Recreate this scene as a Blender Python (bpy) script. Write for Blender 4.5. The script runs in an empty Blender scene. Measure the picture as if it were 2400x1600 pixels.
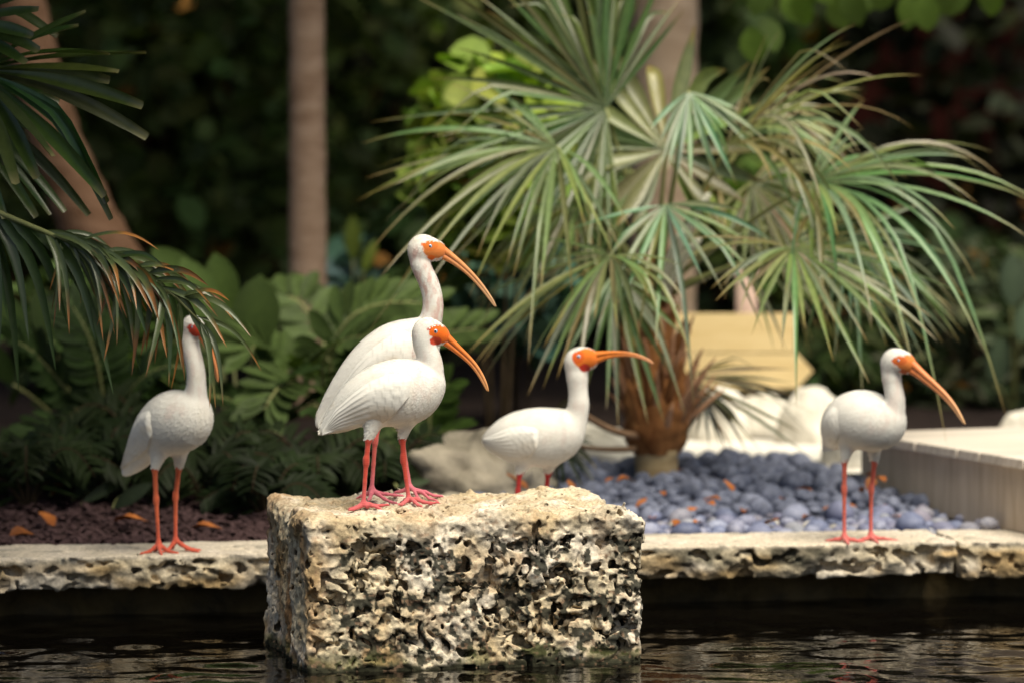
import bpy, math, random
import numpy as np
from mathutils import Vector, Matrix

random.seed(7)
rng = np.random.default_rng(11)
scene = bpy.context.scene
COL = scene.collection

# ------------------------------------------------------------------ camera
CAM_Z = 1.2
FPX = 9000.0                       # focal length in pixels of the 2400 px wide frame
PITCH = math.atan(500.0 / FPX)
cd = bpy.data.cameras.new('camera')
cd.sensor_width = 36.0
cd.lens = FPX * 36.0 / 2400.0
cd.clip_start = 0.1
cd.clip_end = 500.0
cd.dof.use_dof = True
cd.dof.focus_distance = 8.66
cd.dof.aperture_fstop = 2.0
cam = bpy.data.objects.new('camera', cd)
COL.objects.link(cam)
cam.location = (0, 0, CAM_Z)
cam.rotation_euler = (math.pi / 2 - PITCH, 0, 0)
scene.camera = cam

# ------------------------------------------------------------------ sky, sun, exposure
SUN_EL, SUN_AZ = math.radians(63), math.radians(150)      # azimuth clockwise from +Y: from the right, behind the camera
world = bpy.data.worlds.new('World')
scene.world = world
world.use_nodes = True
wn = world.node_tree
bg = wn.nodes['Background']
sky = wn.nodes.new('ShaderNodeTexSky')
sky.sky_type = 'NISHITA'
sky.sun_disc = False
sky.sun_elevation = SUN_EL
sky.sun_rotation = SUN_AZ
sky.dust_density = 3.0
sky.air_density = 0.8
wn.links.new(sky.outputs[0], bg.inputs[0])
bg.inputs[1].default_value = 0.07
sd = bpy.data.lights.new('sun', 'SUN')
sd.energy = 3.8
sd.angle = math.radians(46)
sd.color = (1.0, 0.95, 0.87)
sun = bpy.data.objects.new('sun', sd)
COL.objects.link(sun)
sdir = Vector((math.sin(SUN_AZ) * math.cos(SUN_EL), math.cos(SUN_AZ) * math.cos(SUN_EL), math.sin(SUN_EL)))
sun.rotation_euler = sdir.to_track_quat('Z', 'Y').to_euler()
sun.location = (2, 4, 9)

vs = scene.view_settings
vs.view_transform = 'Standard'
vs.look = 'None'
vs.gamma = 1.0
vs.use_curve_mapping = False
vs.exposure = 0.62
try:
    vs.use_white_balance = True
    vs.white_balance_temperature = 7200
    vs.white_balance_tint = 4
except Exception:
    pass
cy = scene.cycles
cy.use_denoising = True
cy.max_bounces = 6
cy.diffuse_bounces = 3
cy.glossy_bounces = 3
cy.transmission_bounces = 3
cy.transparent_max_bounces = 4
cy.sample_clamp_indirect = 4.0
cy.caustics_reflective = False
cy.caustics_refractive = False

# ------------------------------------------------------------------ helpers: picture to place
SINP, COSP = math.sin(PITCH), math.cos(PITCH)
def ray(px, py):
    a, b = (px - 1200.0) / FPX, (800.0 - py) / FPX
    return Vector((a, COSP + b * SINP, -SINP + b * COSP))
def P(px, py, Y):
    d = ray(px, py)
    return Vector((0, 0, CAM_Z)) + d * (Y / d.y)
def G(px, py, z):
    d = ray(px, py)
    return Vector((0, 0, CAM_Z)) + d * ((z - CAM_Z) / d.z)

# ------------------------------------------------------------------ helpers: objects
def link(o, parent=None, label=None, cat=None, group=None, kind=None):
    COL.objects.link(o)
    if parent is not None:
        o.parent = parent
    if label: o['label'] = label
    if cat: o['category'] = cat
    if group: o['group'] = group
    if kind: o['kind'] = kind
    return o
def empty(name, loc, label=None, cat=None, group=None, rz=0.0):
    o = bpy.data.objects.new(name, None)
    o.empty_display_size = 0.05
    o.location = loc
    o.rotation_euler = (0, 0, rz)
    return link(o, None, label, cat, group)
def mesh(name, verts, faces, mat=None, smooth=True, cols=None):
    me = bpy.data.meshes.new(name)
    verts = np.asarray(verts, dtype=np.float32).reshape(-1, 3)
    if isinstance(faces, np.ndarray):
        k = faces.shape[1]
        me.vertices.add(len(verts)); me.vertices.foreach_set('co', verts.ravel())
        me.loops.add(faces.size); me.loops.foreach_set('vertex_index', faces.astype(np.int32).ravel())
        me.polygons.add(len(faces))
        me.polygons.foreach_set('loop_start', np.arange(0, faces.size, k, dtype=np.int32))
        me.update(calc_edges=True)
    else:
        me.from_pydata([tuple(v) for v in verts.tolist()], [], faces)
        me.update()
    me.polygons.foreach_set('use_smooth', np.full(len(me.polygons), smooth))
    if cols is not None:
        cols = np.asarray(cols, dtype=np.float32)
        at = me.color_attributes.new('Col', 'FLOAT_COLOR', 'POINT')
        c4 = np.ones((len(verts), 4), np.float32); c4[:, :3] = cols
        at.data.foreach_set('color', c4.ravel())
    if mat is not None:
        me.materials.append(mat)
    return me
def mobj(name, me, parent=None, label=None, cat=None, group=None, kind=None, loc=None):
    o = bpy.data.objects.new(name, me)
    if loc is not None: o.location = loc
    return link(o, parent, label, cat, group, kind)

# ------------------------------------------------------------------ noise
_T = {}
def vnoise(p, seed=0):
    """smooth value noise in [-1,1]; p is (..., 3)"""
    if seed not in _T:
        _T[seed] = np.random.default_rng(1000 + seed).uniform(-1, 1, 32 * 32 * 32).astype(np.float32)
    T = _T[seed]
    p = np.asarray(p, np.float32)
    shp = p.shape[:-1]
    p = p.reshape(-1, 3)
    out = np.empty(len(p), np.float32)
    CH = 40000
    for c0 in range(0, len(p), CH):
        q = p[c0:c0 + CH]
        fl = np.floor(q)
        f = q - fl
        f = f * f * f * (f * (f * 6 - 15) + 10)
        i = fl.astype(np.int32)
        j = (i + 1) & 31
        i &= 31
        x0, x1 = i[:, 0] << 10, j[:, 0] << 10
        y0, y1 = i[:, 1] << 5, j[:, 1] << 5
        z0, z1 = i[:, 2], j[:, 2]
        fx, fy, fz = f[:, 0], f[:, 1], f[:, 2]
        def edge_mix(a, b):
            s0 = T[x0 + (a + b)]
            return s0 + (T[x1 + (a + b)] - s0) * fx
        a = edge_mix(y0, z0); b = edge_mix(y1, z0); c = edge_mix(y0, z1); d = edge_mix(y1, z1)
        a += (b - a) * fy
        c += (d - c) * fy
        out[c0:c0 + CH] = a + (c - a) * fz
    return out.reshape(shp)
def fbm(p, oct=3, seed=0, gain=0.5):
    p = np.asarray(p, np.float32)
    s, a, t = 0.0, 1.0, 0.0
    for k in range(oct):
        s = s + a * vnoise(p * (2.03 ** k) + 7.3 * k, seed + k)
        t += a
        a *= gain
    return s / t
def sstep(a, b, x):
    t = np.clip((x - a) / (b - a), 0, 1)
    return t * t * (3 - 2 * t)
def lerp3(a, b, t):
    a = np.asarray(a, np.float32); b = np.asarray(b, np.float32); t = np.asarray(t, np.float32)[..., None]
    return a * (1 - t) + b * t

# ------------------------------------------------------------------ iso-surface of a sampled distance field
def surface_nets(S, origin, h):
    nx, ny, nz = S.shape
    neg = S < 0
    c = np.zeros((nx - 1, ny - 1, nz - 1), np.uint8)
    for dx in (0, 1):
        for dy in (0, 1):
            for dz in (0, 1):
                c += neg[dx:nx - 1 + dx, dy:ny - 1 + dy, dz:nz - 1 + dz]
    act = (c > 0) & (c < 8)
    ii = np.argwhere(act)
    idx = np.full(act.shape, -1, np.int32)
    idx[act] = np.arange(len(ii))
    acc = np.zeros((len(ii), 3), np.float32); cnt = np.zeros(len(ii), np.float32)
    x, y, z = ii.T
    for ax in range(3):
        o1, o2 = [a for a in range(3) if a != ax]
        for u in (0, 1):
            for v in (0, 1):
                a = [0, 0, 0]; a[o1] = u; a[o2] = v
                b = list(a); b[ax] = 1
                va = S[x + a[0], y + a[1], z + a[2]]; vb = S[x + b[0], y + b[1], z + b[2]]
                m = (va < 0) != (vb < 0)
                t = np.where(m, va / np.where(m, va - vb, 1), 0)
                q = np.zeros((len(ii), 3), np.float32)
                q[:, o1] = u; q[:, o2] = v; q[:, ax] = t
                acc[m] += q[m]; cnt[m] += 1
    V = (ii + acc / cnt[:, None]) * h + np.asarray(origin)
    F = []
    for ax in range(3):
        sl0 = [slice(None)] * 3; sl1 = [slice(None)] * 3
        sl0[ax] = slice(0, -1); sl1[ax] = slice(1, None)
        n0, n1 = neg[tuple(sl0)], neg[tuple(sl1)]
        e = np.argwhere(n0 != n1)
        o1, o2 = [(1, 2), (2, 0), (0, 1)][ax]
        e = e[(e[:, o1] > 0) & (e[:, o2] > 0) & (e[:, o1] < S.shape[o1] - 1) & (e[:, o2] < S.shape[o2] - 1)]
        inside0 = neg[e[:, 0], e[:, 1], e[:, 2]]
        def cell(a, b):
            q = e.copy(); q[:, o1] -= a; q[:, o2] -= b
            return idx[q[:, 0], q[:, 1], q[:, 2]]
        quad = np.stack([cell(1, 1), cell(0, 1), cell(0, 0), cell(1, 0)], 1)
        quad[~inside0] = quad[~inside0][:, ::-1]
        F.append(quad)
    return V.astype(np.float32), np.concatenate(F)

def biggest_piece(V, F):
    """drop crumbs that float free of the main surface"""
    lab = np.arange(len(V))
    e = np.concatenate([F[:, [0, 1]], F[:, [1, 2]], F[:, [2, 3]], F[:, [3, 0]]])
    for _ in range(60):
        m = np.minimum(lab[e[:, 0]], lab[e[:, 1]])
        new = lab.copy()
        np.minimum.at(new, lab[e[:, 0]], m); np.minimum.at(new, lab[e[:, 1]], m)
        new = new[new]; new = new[new]
        new = new[lab]
        if (new == lab).all(): break
        lab = new
    cnt = np.bincount(lab, minlength=len(V))
    keep = cnt[lab] > 0.2 * cnt.max()
    idx = np.cumsum(keep) - 1
    return V[keep], idx[F[keep[F[:, 0]]]]
class SDF:
    def __init__(self, lo, hi, h):
        self.lo = np.asarray(lo, np.float32); self.h = h
        self.n = np.ceil((np.asarray(hi) - self.lo) / h).astype(int) + 1
        self.S = np.full(self.n, 0.08, np.float32)
        self.ax = [self.lo[a] + np.arange(self.n[a], dtype=np.float32) * h for a in range(3)]
    def sl(self, lo, hi):
        a = np.clip(np.floor((np.asarray(lo) - self.lo) / self.h).astype(int), 0, self.n - 1)
        b = np.clip(np.ceil((np.asarray(hi) - self.lo) / self.h).astype(int) + 1, 1, self.n)
        return tuple(slice(a[i], b[i]) for i in range(3))
    def cone(self, a, b, ra, rb, k=0.004, lat=1.0):
        """tapered capsule, its y radius lat times the others, blended in with radius k"""
        a = np.asarray(a, np.float32); b = np.asarray(b, np.float32)
        r = max(ra, rb) * max(1, lat) + 2.5 * k + 2 * self.h
        s = self.sl(np.minimum(a, b) - r, np.maximum(a, b) + r)
        if any(q.stop <= q.start for q in s): return
        X = self.ax[0][s[0]][:, None, None]; Y = self.ax[1][s[1]][None, :, None]; Z = self.ax[2][s[2]][None, None, :]
        ab = b - a; ab2 = ab.copy(); ab2[1] /= lat
        L = float(ab2 @ ab2) + 1e-12
        px, py, pz = X - a[0], (Y - a[1]) / lat, Z - a[2]
        t = np.clip((px * ab2[0] + py * ab2[1] + pz * ab2[2]) / L, 0, 1)
        d = np.sqrt((px - t * ab2[0]) ** 2 + (py - t * ab2[1]) ** 2 + (pz - t * ab2[2]) ** 2) - (ra + (rb - ra) * t)
        d *= min(1.0, lat)
        o = self.S[s]
        hh = np.clip(0.5 + 0.5 * (o - d) / k, 0, 1)
        self.S[s] = o * (1 - hh) + d * hh - k * hh * (1 - hh)

# ------------------------------------------------------------------ materials
def nodes(name):
    m = bpy.data.materials.new(name); m.use_nodes = True
    nt = m.node_tree
    return m, nt, nt.nodes['Principled BSDF']
def N(nt, t, **kw):
    n = nt.nodes.new(t)
    for k, v in kw.items(): setattr(n, k, v)
    return n
def noise_tex(nt, scale, detail=4, rough=0.55, vec=None, dist=0.0):
    n = N(nt, 'ShaderNodeTexNoise')
    n.inputs['Scale'].default_value = scale; n.inputs['Detail'].default_value = detail
    n.inputs['Roughness'].default_value = rough; n.inputs['Distortion'].default_value = dist
    if vec is not None: nt.links.new(vec, n.inputs['Vector'])
    return n
def ramp(nt, fac, stops):
    r = N(nt, 'ShaderNodeValToRGB')
    e = r.color_ramp.elements
    while len(e) < len(stops): e.new(0.5)
    for i, (p, c) in enumerate(stops):
        e[i].position = p; e[i].color = (*c, 1)
    nt.links.new(fac, r.inputs[0])
    return r
def mixc(nt, a, b, fac, mode='MIX'):
    n = N(nt, 'ShaderNodeMix', data_type='RGBA', blend_type=mode)
    if isinstance(fac, float): n.inputs[0].default_value = fac
    else: nt.links.new(fac, n.inputs[0])
    for s, i in ((a, 6), (b, 7)):
        if isinstance(s, tuple): n.inputs[i].default_value = (*s, 1)
        else: nt.links.new(s, n.inputs[i])
    return n.outputs[2]
def bump(nt, bsdf, h, strength=0.4, dist=0.002):
    b = N(nt, 'ShaderNodeBump')
    b.inputs['Strength'].default_value = strength; b.inputs['Distance'].default_value = dist
    nt.links.new(h, b.inputs['Height']); nt.links.new(b.outputs[0], bsdf.inputs['Normal'])
    return b
def mapped(nt, scale=(1, 1, 1), coord='Object'):
    tc = N(nt, 'ShaderNodeTexCoord'); mp = N(nt, 'ShaderNodeMapping')
    mp.inputs['Scale'].default_value = scale
    nt.links.new(tc.outputs[coord], mp.inputs[0])
    return mp.outputs[0]

def mat_attr(name, rough=0.6, spec=0.4, nscale=300, bstr=0.3, bdist=0.001, vary=0.25, vscale=(1, 1, 1), sss=0.0):
    m, nt, b = nodes(name)
    at = N(nt, 'ShaderNodeAttribute', attribute_name='Col')
    v = mapped(nt, vscale)
    n = noise_tex(nt, nscale, 5, 0.6, v)
    r = ramp(nt, n.outputs[0], [(0.3, (1 - vary,) * 3), (0.7, (1 + vary * 0.3,) * 3)])
    nt.links.new(mixc(nt, at.outputs[0], r.outputs[0], 1.0, 'MULTIPLY'), b.inputs['Base Color'])
    b.inputs['Roughness'].default_value = rough
    b.inputs['Specular IOR Level'].default_value = spec
    if sss:
        b.inputs['Subsurface Weight'].default_value = sss
        b.inputs['Subsurface Radius'].default_value = (0.01, 0.006, 0.004)
        b.inputs['Subsurface Scale'].default_value = 0.5
    bump(nt, b, n.outputs[0], bstr, bdist)
    return m
def mat_two(name, c1, c2, scale=8, rough=0.7, vscale=(1, 1, 1), bstr=0.4, bdist=0.004, spec=0.3, fine=60, rand=0.0, coord='Object'):
    m, nt, b = nodes(name)
    v = mapped(nt, vscale, coord)
    n = noise_tex(nt, scale, 5, 0.6, v, 0.3)
    r = ramp(nt, n.outputs[0], [(0.3, c1), (0.7, c2)])
    out = r.outputs[0]
    if rand:
        oi = N(nt, 'ShaderNodeObjectInfo')
        rr = ramp(nt, oi.outputs['Random'], [(0, (1 - rand,) * 3), (1, (1 + rand,) * 3)])
        out = mixc(nt, out, rr.outputs[0], 1.0, 'MULTIPLY')
    nt.links.new(out, b.inputs['Base Color'])
    b.inputs['Roughness'].default_value = rough
    b.inputs['Specular IOR Level'].default_value = spec
    n2 = noise_tex(nt, fine, 4, 0.6, v)
    bump(nt, b, n2.outputs[0], bstr, bdist)
    return m
def mat_leaf(name, tint=(1, 1, 1), rough=0.4, transl=0.25, rand=0.25, spec=0.5, glaucous=0.0):
    """leaf: vertex colour, per-object variation, some light coming through"""
    m, nt, b = nodes(name)
    at = N(nt, 'ShaderNodeAttribute', attribute_name='Col')
    oi = N(nt, 'ShaderNodeObjectInfo')
    rr = ramp(nt, oi.outputs['Random'], [(0, tuple((1 - rand) * c for c in tint)), (1, tuple((1 + rand) * c for c in tint))])
    v = mapped(nt)
    n = noise_tex(nt, 40, 3, 0.6, v)
    r2 = ramp(nt, n.outputs[0], [(0.3, (0.8, 0.82, 0.8)), (0.7, (1.1, 1.08, 1.05))])
    c = mixc(nt, mixc(nt, at.outputs[0], rr.outputs[0], 1.0, 'MULTIPLY'), r2.outputs[0], 1.0, 'MULTIPLY')
    nt.links.new(c, b.inputs['Base Color'])
    b.inputs['Roughness'].default_value = rough
    b.inputs['Specular IOR Level'].default_value = spec
    if glaucous:
        b.inputs['Sheen Weight'].default_value = glaucous
        b.inputs['Sheen Tint'].default_value = (0.7, 0.9, 0.8, 1)
    tr = N(nt, 'ShaderNodeBsdfTranslucent')
    nt.links.new(mixc(nt, c, (1.3, 1.5, 0.6), 1.0, 'MULTIPLY'), tr.inputs[0])
    mx = N(nt, 'ShaderNodeMixShader'); mx.inputs[0].default_value = transl
    out = nt.nodes['Material Output']
    nt.links.new(b.outputs[0], mx.inputs[1]); nt.links.new(tr.outputs[0], mx.inputs[2])
    nt.links.new(mx.outputs[0], out.inputs[0])
    return m

M = {}
def mat_feather():
    m, nt, b_ = nodes('white_feather')
    at = N(nt, 'ShaderNodeAttribute', attribute_name='Col')
    tc = N(nt, 'ShaderNodeTexCoord'); mp = N(nt, 'ShaderNodeMapping')
    mp.inputs['Rotation'].default_value = (0, math.radians(-38), 0); mp.inputs['Scale'].default_value = (0.22, 1, 1)
    nt.links.new(tc.outputs['Object'], mp.inputs[0])
    n1 = noise_tex(nt, 210, 5, 0.65, mp.outputs[0], 0.6)
    n2 = noise_tex(nt, 42, 4, 0.6, mp.outputs[0], 1.0)
    s = N(nt, 'ShaderNodeMath', operation='MULTIPLY_ADD'); s.inputs[1].default_value = 2.2
    nt.links.new(n2.outputs[0], s.inputs[0]); nt.links.new(n1.outputs[0], s.inputs[2])
    r = ramp(nt, n1.outputs[0], [(0.3, (0.93, 0.92, 0.90)), (0.65, (1.02, 1.02, 1.02))])
    nt.links.new(mixc(nt, at.outputs[0], r.outputs[0], 1.0, 'MULTIPLY'), b_.inputs['Base Color'])
    b_.inputs['Roughness'].default_value = 0.8
    b_.inputs['Specular IOR Level'].default_value = 0.15
    b_.inputs['Sheen Weight'].default_value = 0.25
    bump(nt, b_, s.outputs[0], 0.22, 0.0014)
    return m
M['feather'] = mat_feather()
M['bill'] = mat_attr('bill_horn', rough=0.42, spec=0.4, nscale=120, bstr=0.25, bdist=0.0006, vary=0.18, vscale=(1, 1, 1))
M['coral'] = mat_attr('coral_stone', rough=0.9, spec=0.2, nscale=130, bstr=0.7, bdist=0.003, vary=0.45)
M['wood_deck'] = mat_two('weathered_plank', (0.52, 0.44, 0.37), (0.72, 0.65, 0.58), 3.0, 0.75, (1.2, 16, 16), 0.35, 0.002, fine=30, rand=0.10)
M['wood_fascia'] = mat_two('fascia_wood', (0.42, 0.33, 0.25), (0.60, 0.50, 0.40), 4.0, 0.75, (9, 9, 0.8), 0.3, 0.002, fine=30)
def mat_pebble():
    m, nt, b_ = nodes('pebble_stone')
    oi = N(nt, 'ShaderNodeObjectInfo')
    r = ramp(nt, oi.outputs['Random'], [(0.0, (0.085, 0.10, 0.17)), (0.22, (0.18, 0.205, 0.32)), (0.45, (0.155, 0.155, 0.235)), (0.62, (0.28, 0.305, 0.42)), (0.8, (0.215, 0.20, 0.26)), (1.0, (0.29, 0.30, 0.34))])
    v = mapped(nt)
    n = noise_tex(nt, 2.2, 5, 0.6, v, 0.5)
    r2 = ramp(nt, n.outputs[0], [(0.3, (0.72, 0.74, 0.8)), (0.7, (1.25, 1.22, 1.18))])
    nt.links.new(mixc(nt, r.outputs[0], r2.outputs[0], 1.0, 'MULTIPLY'), b_.inputs['Base Color'])
    b_.inputs['Roughness'].default_value = 0.55
    b_.inputs['Specular IOR Level'].default_value = 0.35
    n2 = noise_tex(nt, 14, 4, 0.6, v)
    bump(nt, b_, n2.outputs[0], 0.12, 0.05)
    return m
M['pebble'] = mat_pebble()
M['bed_pebble'] = mat_two('bed_pebble_stone', (0.06, 0.07, 0.115), (0.25, 0.27, 0.37), 26, 0.6, bstr=0.15, bdist=0.001, spec=0.3)
M['pale_pebble'] = mat_two('pale_pebble_stone', (0.30, 0.28, 0.27), (0.45, 0.42, 0.38), 14, 0.6, bstr=0.15, bdist=0.001, rand=0.3)
M['sand'] = mat_two('white_sand', (0.62, 0.58, 0.52), (0.78, 0.75, 0.70), 9, 0.95, bstr=0.3, bdist=0.004, spec=0.1)
M['soil'] = mat_two('dark_soil', (0.010, 0.007, 0.006), (0.030, 0.020, 0.018), 30, 0.95, bstr=0.8, bdist=0.01, spec=0.1)
M['mulch'] = mat_two('mulch_chip', (0.03, 0.017, 0.017), (0.10, 0.06, 0.062), 60, 0.9, bstr=0.5, bdist=0.002, spec=0.1)
M['boulder'] = mat_two('pale_boulder', (0.50, 0.46, 0.39), (0.76, 0.72, 0.65), 6, 0.9, bstr=0.6, bdist=0.01, spec=0.15, fine=30)
M['grey_boulder'] = mat_two('grey_boulder', (0.20, 0.175, 0.135), (0.46, 0.40, 0.32), 9, 0.9, bstr=0.7, bdist=0.012, spec=0.15, fine=25)
M['wet_wall'] = mat_two('wet_wall_stone', (0.03, 0.022, 0.010), (0.16, 0.11, 0.045), 9, 0.6, bstr=0.7, bdist=0.01, fine=30)
M['bark'] = mat_two('smooth_bark', (0.20, 0.125, 0.085), (0.34, 0.24, 0.18), 5, 0.85, (2, 2, 6), 0.5, 0.01, fine=18, spec=0.15)
M['bark_warm'] = mat_two('warm_bark', (0.24, 0.115, 0.055), (0.40, 0.235, 0.14), 3.5, 0.85, (2, 2, 4), 0.5, 0.01, fine=18, spec=0.15)
M['pale_bark'] = mat_two('pale_bark', (0.36, 0.25, 0.17), (0.56, 0.42, 0.31), 3.5, 0.85, (2, 2, 5), 0.5, 0.01, fine=18, spec=0.15)
M['twig'] = mat_two('dark_twig', (0.03, 0.02, 0.012), (0.07, 0.05, 0.03), 9, 0.9, bstr=0.2, bdist=0.002, spec=0.1)
M['dim_bark'] = mat_two('dim_bark', (0.10, 0.052, 0.030), (0.20, 0.115, 0.075), 4, 0.9, (2, 2, 5), 0.5, 0.01, fine=18, spec=0.1)
M['timber'] = mat_two('yellow_timber', (0.60, 0.43, 0.20), (0.74, 0.58, 0.32), 3, 0.7, (1, 6, 8), 0.3, 0.003)
M['post'] = mat_two('pinkish_post', (0.38, 0.25, 0.20), (0.52, 0.38, 0.32), 4, 0.8, (4, 4, 1), 0.3, 0.003)
M['fibre'] = mat_two('palm_fibre', (0.13, 0.045, 0.016), (0.42, 0.19, 0.075), 22, 0.9, (1, 1, 0.25), 0.9, 0.008, fine=60, spec=0.1, rand=0.25)
M['boot'] = mat_two('palm_leaf_base', (0.20, 0.09, 0.05), (0.50, 0.29, 0.18), 16, 0.85, (1, 1, 0.25), 0.6, 0.004, fine=60, spec=0.15, rand=0.3)
M['palm_base'] = mat_two('palm_stem_base', (0.30, 0.20, 0.10), (0.48, 0.37, 0.22), 12, 0.85, (1, 1, 5), 0.5, 0.004)
M['dry_leaf'] = mat_two('dry_leaf', (0.16, 0.045, 0.012), (0.40, 0.13, 0.03), 30, 0.6, bstr=0.3, bdist=0.001, rand=0.4)
M['husk'] = mat_two('rusty_husk', (0.17, 0.05, 0.015), (0.34, 0.12, 0.045), 18, 0.8, bstr=0.6, bdist=0.004)
M['fence'] = mat_two('dark_timber_wall', (0.008, 0.0025, 0.002), (0.020, 0.005, 0.004), 6, 0.95, (1, 1, 8), 0.3, 0.003, rand=0.25, spec=0.02)
M['fan'] = mat_leaf('fan_palm_leaf', rough=0.32, transl=0.24, rand=0.12, spec=0.6)
M['frondL'] = mat_leaf('dark_palm_leaf', rough=0.33, transl=0.15, rand=0.18, spec=0.55)
M['leaf'] = mat_leaf('garden_leaf', tint=(0.62, 0.60, 0.56), rough=0.55, transl=0.22, rand=0.4, spec=0.16)
M['hedge'] = mat_leaf('hedge_leaf', rough=0.6, transl=0.2, rand=0.1, spec=0.15)

def mat_water():
    m, nt, b = nodes('pond_water')
    b.inputs['Base Color'].default_value = (0.0025, 0.002, 0.0015, 1)
    b.inputs['Roughness'].default_value = 0.025
    b.inputs['IOR'].default_value = 1.333
    b.inputs['Specular IOR Level'].default_value = 0.5
    v = mapped(nt, (1, 1, 1), 'Object')
    n = noise_tex(nt, 45, 2, 0.5, v, 0.4)
    bump(nt, b, n.outputs[0], 0.12, 0.004)
    return m
M['water'] = mat_water()
def mat_eye():
    m, nt, b = nodes('eye_ball')
    at = N(nt, 'ShaderNodeAttribute', attribute_name='Col')
    nt.links.new(at.outputs[0], b.inputs['Base Color'])
    b.inputs['Roughness'].default_value = 0.08
    return m
M['eye'] = mat_eye()

# ------------------------------------------------------------------ generic shapes
def tube(pts, rad, seg=8, lat=None, cap=True):
    """loft of circles along pts"""
    pts = [Vector(p) for p in pts]
    V, F = [], []
    n = len(pts)
    prev = None
    for i, p in enumerate(pts):
        t = (pts[min(i + 1, n - 1)] - pts[max(i - 1, 0)]).normalized()
        if prev is None:
            ref = Vector((0, 0, 1)) if abs(t.z) < 0.9 else Vector((1, 0, 0))
            s = t.cross(ref).normalized()
        else:
            s = (prev - t * prev.dot(t)).normalized()
        prev = s
        u = s.cross(t).normalized()
        r = rad[i] if hasattr(rad, '__len__') else rad
        for k in range(seg):
            a = 2 * math.pi * k / seg
            V.append(p + s * (r * math.cos(a)) + u * (r * math.sin(a)))
    for i in range(n - 1):
        for k in range(seg):
            k2 = (k + 1) % seg
            F.append((i * seg + k, i * seg + k2, (i + 1) * seg + k2, (i + 1) * seg + k))
    if cap:
        F.append(tuple(range(seg))[::-1]); F.append(tuple((n - 1) * seg + k for k in range(seg)))
    return V, F
def bez(a, b, c, n=8):
    a, b, c = Vector(a), Vector(b), Vector(c)
    return [a * (1 - t) ** 2 + b * 2 * t * (1 - t) + c * t * t for t in [i / (n - 1) for i in range(n)]]
def box(lo, hi, bev=0.004):
    """bevelled box"""
    x0, y0, z0 = lo; x1, y1, z1 = hi
    V, F = [], []
    for z, ins in ((z0, bev), (z0 + bev, 0), (z1 - bev, 0), (z1, bev)):
        V += [(x0 + ins, y0 + ins, z), (x1 - ins, y0 + ins, z), (x1 - ins, y1 - ins, z), (x0 + ins, y1 - ins, z)]
    F.append((3, 2, 1, 0)); F.append((12, 13, 14, 15))
    for i in range(3):
        for k in range(4):
            k2 = (k + 1) % 4
            F.append((i * 4 + k, i * 4 + k2, i * 4 + 4 + k2, i * 4 + 4 + k))
    return V, F
def leaf_shape(L, W, n=5, fold=0.25, curl=0.15, prof='ell', wav=0.0):
    """single leaf along +x, normal +z; returns verts, faces"""
    V, F = [(0, 0, 0)], []
    for i in range(1, n + 1):
        t = i / n
        if prof == 'ell': w = math.sin(math.pi * min(t * 0.97 + 0.015, 1)) ** 0.75
        elif prof == 'obo': w = (math.sin(math.pi * t ** 1.35 * 0.94 + 0.03)) ** 0.7
        else: w = min(1, t * 5) * (1 - t ** 2.2) ** 0.8
        w = max(w, 0.02) * W / 2
        x, z = L * t * (1 - 0.12 * curl * t), -curl * L * t * t
        if i == n:
            V.append((x, 0, z))
        else:
            zz = z + fold * w + wav * W * math.sin(7 * t)
            V += [(x, -w, zz), (x, 0, z), (x, w, z + fold * w - wav * W * math.sin(7 * t + 1))]
    F += [(0, 1, 2), (0, 2, 3)]
    for i in range(n - 2):
        a = 1 + 3 * i
        F += [(a, a + 3, a + 4, a + 1), (a + 1, a + 4, a + 5, a + 2)]
    a = 1 + 3 * (n - 2)
    F += [(a, a + 3, a + 1), (a + 1, a + 3, a + 2)]
    return V, F
def frame(x, zhint):
    """rotation matrix whose x axis is x and whose z axis is close to zhint"""
    x = Vector(x).normalized(); z = Vector(zhint)
    z = (z - x * z.dot(x))
    if z.length < 1e-4: z = Vector((0.1, 1, 0.2)) - x * Vector((0.1, 1, 0.2)).dot(x)
    z.normalize(); y = z.cross(x)
    return Matrix((x, y, z)).transposed().to_4x4()

# ================================================================== SETTING
LED_A = math.atan(0.158)
LE = Vector((math.cos(LED_A), math.sin(LED_A), 0)); LN = Vector((-LE.y, LE.x, 0))
L0 = Vector((0, 9.405, 0))                 # front edge of the coping where x = 0
Z_L = 0.166                                # coping top
def led(s, t, z): return L0 + LE * s + LN * t + Vector((0, 0, z))
def st_of(x, y):
    dx, dy = x - L0.x, y - L0.y
    return dx * LE.x + dy * LE.y, dx * LN.x + dy * LN.y
def ground_z(x, y):
    s, t = st_of(np.asarray(x, np.float32), np.asarray(y, np.float32))
    return 0.140 + 0.085 * sstep(0.3, 1.5, t)

# ground sheet, from under the coping to far behind the garden
ts = np.concatenate([np.linspace(0.21, 3.2, 90), np.linspace(3.4, 9, 30), np.array([12, 20, 40, 80, 150])])
ss = np.concatenate([np.array([-150, -60, -20, -8]), np.linspace(-5, 5, 130), np.array([8, 20, 60, 150])])
SS, TT = np.meshgrid(ss, ts, indexing='ij')
gx = L0.x + LE.x * SS + LN.x * TT; gy = L0.y + LE.y * SS + LN.y * TT
gz = 0.140 + 0.085 * sstep(0.3, 1.5, TT) + 0.012 * fbm(np.stack([gx * 6, gy * 6, 0 * gx], -1), 3, 3) * sstep(0.35, 0.8, TT)
ni, nj = SS.shape
def grid_faces(ni, nj):
    a = (np.arange(ni - 1)[:, None] * nj + np.arange(nj - 1)[None, :]).ravel()
    return np.stack([a, a + nj, a + nj + 1, a + 1], 1)
mobj('ground', mesh('ground', np.stack([gx, gy, gz], -1), grid_faces(ni, nj), M['soil']), kind='structure')

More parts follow.
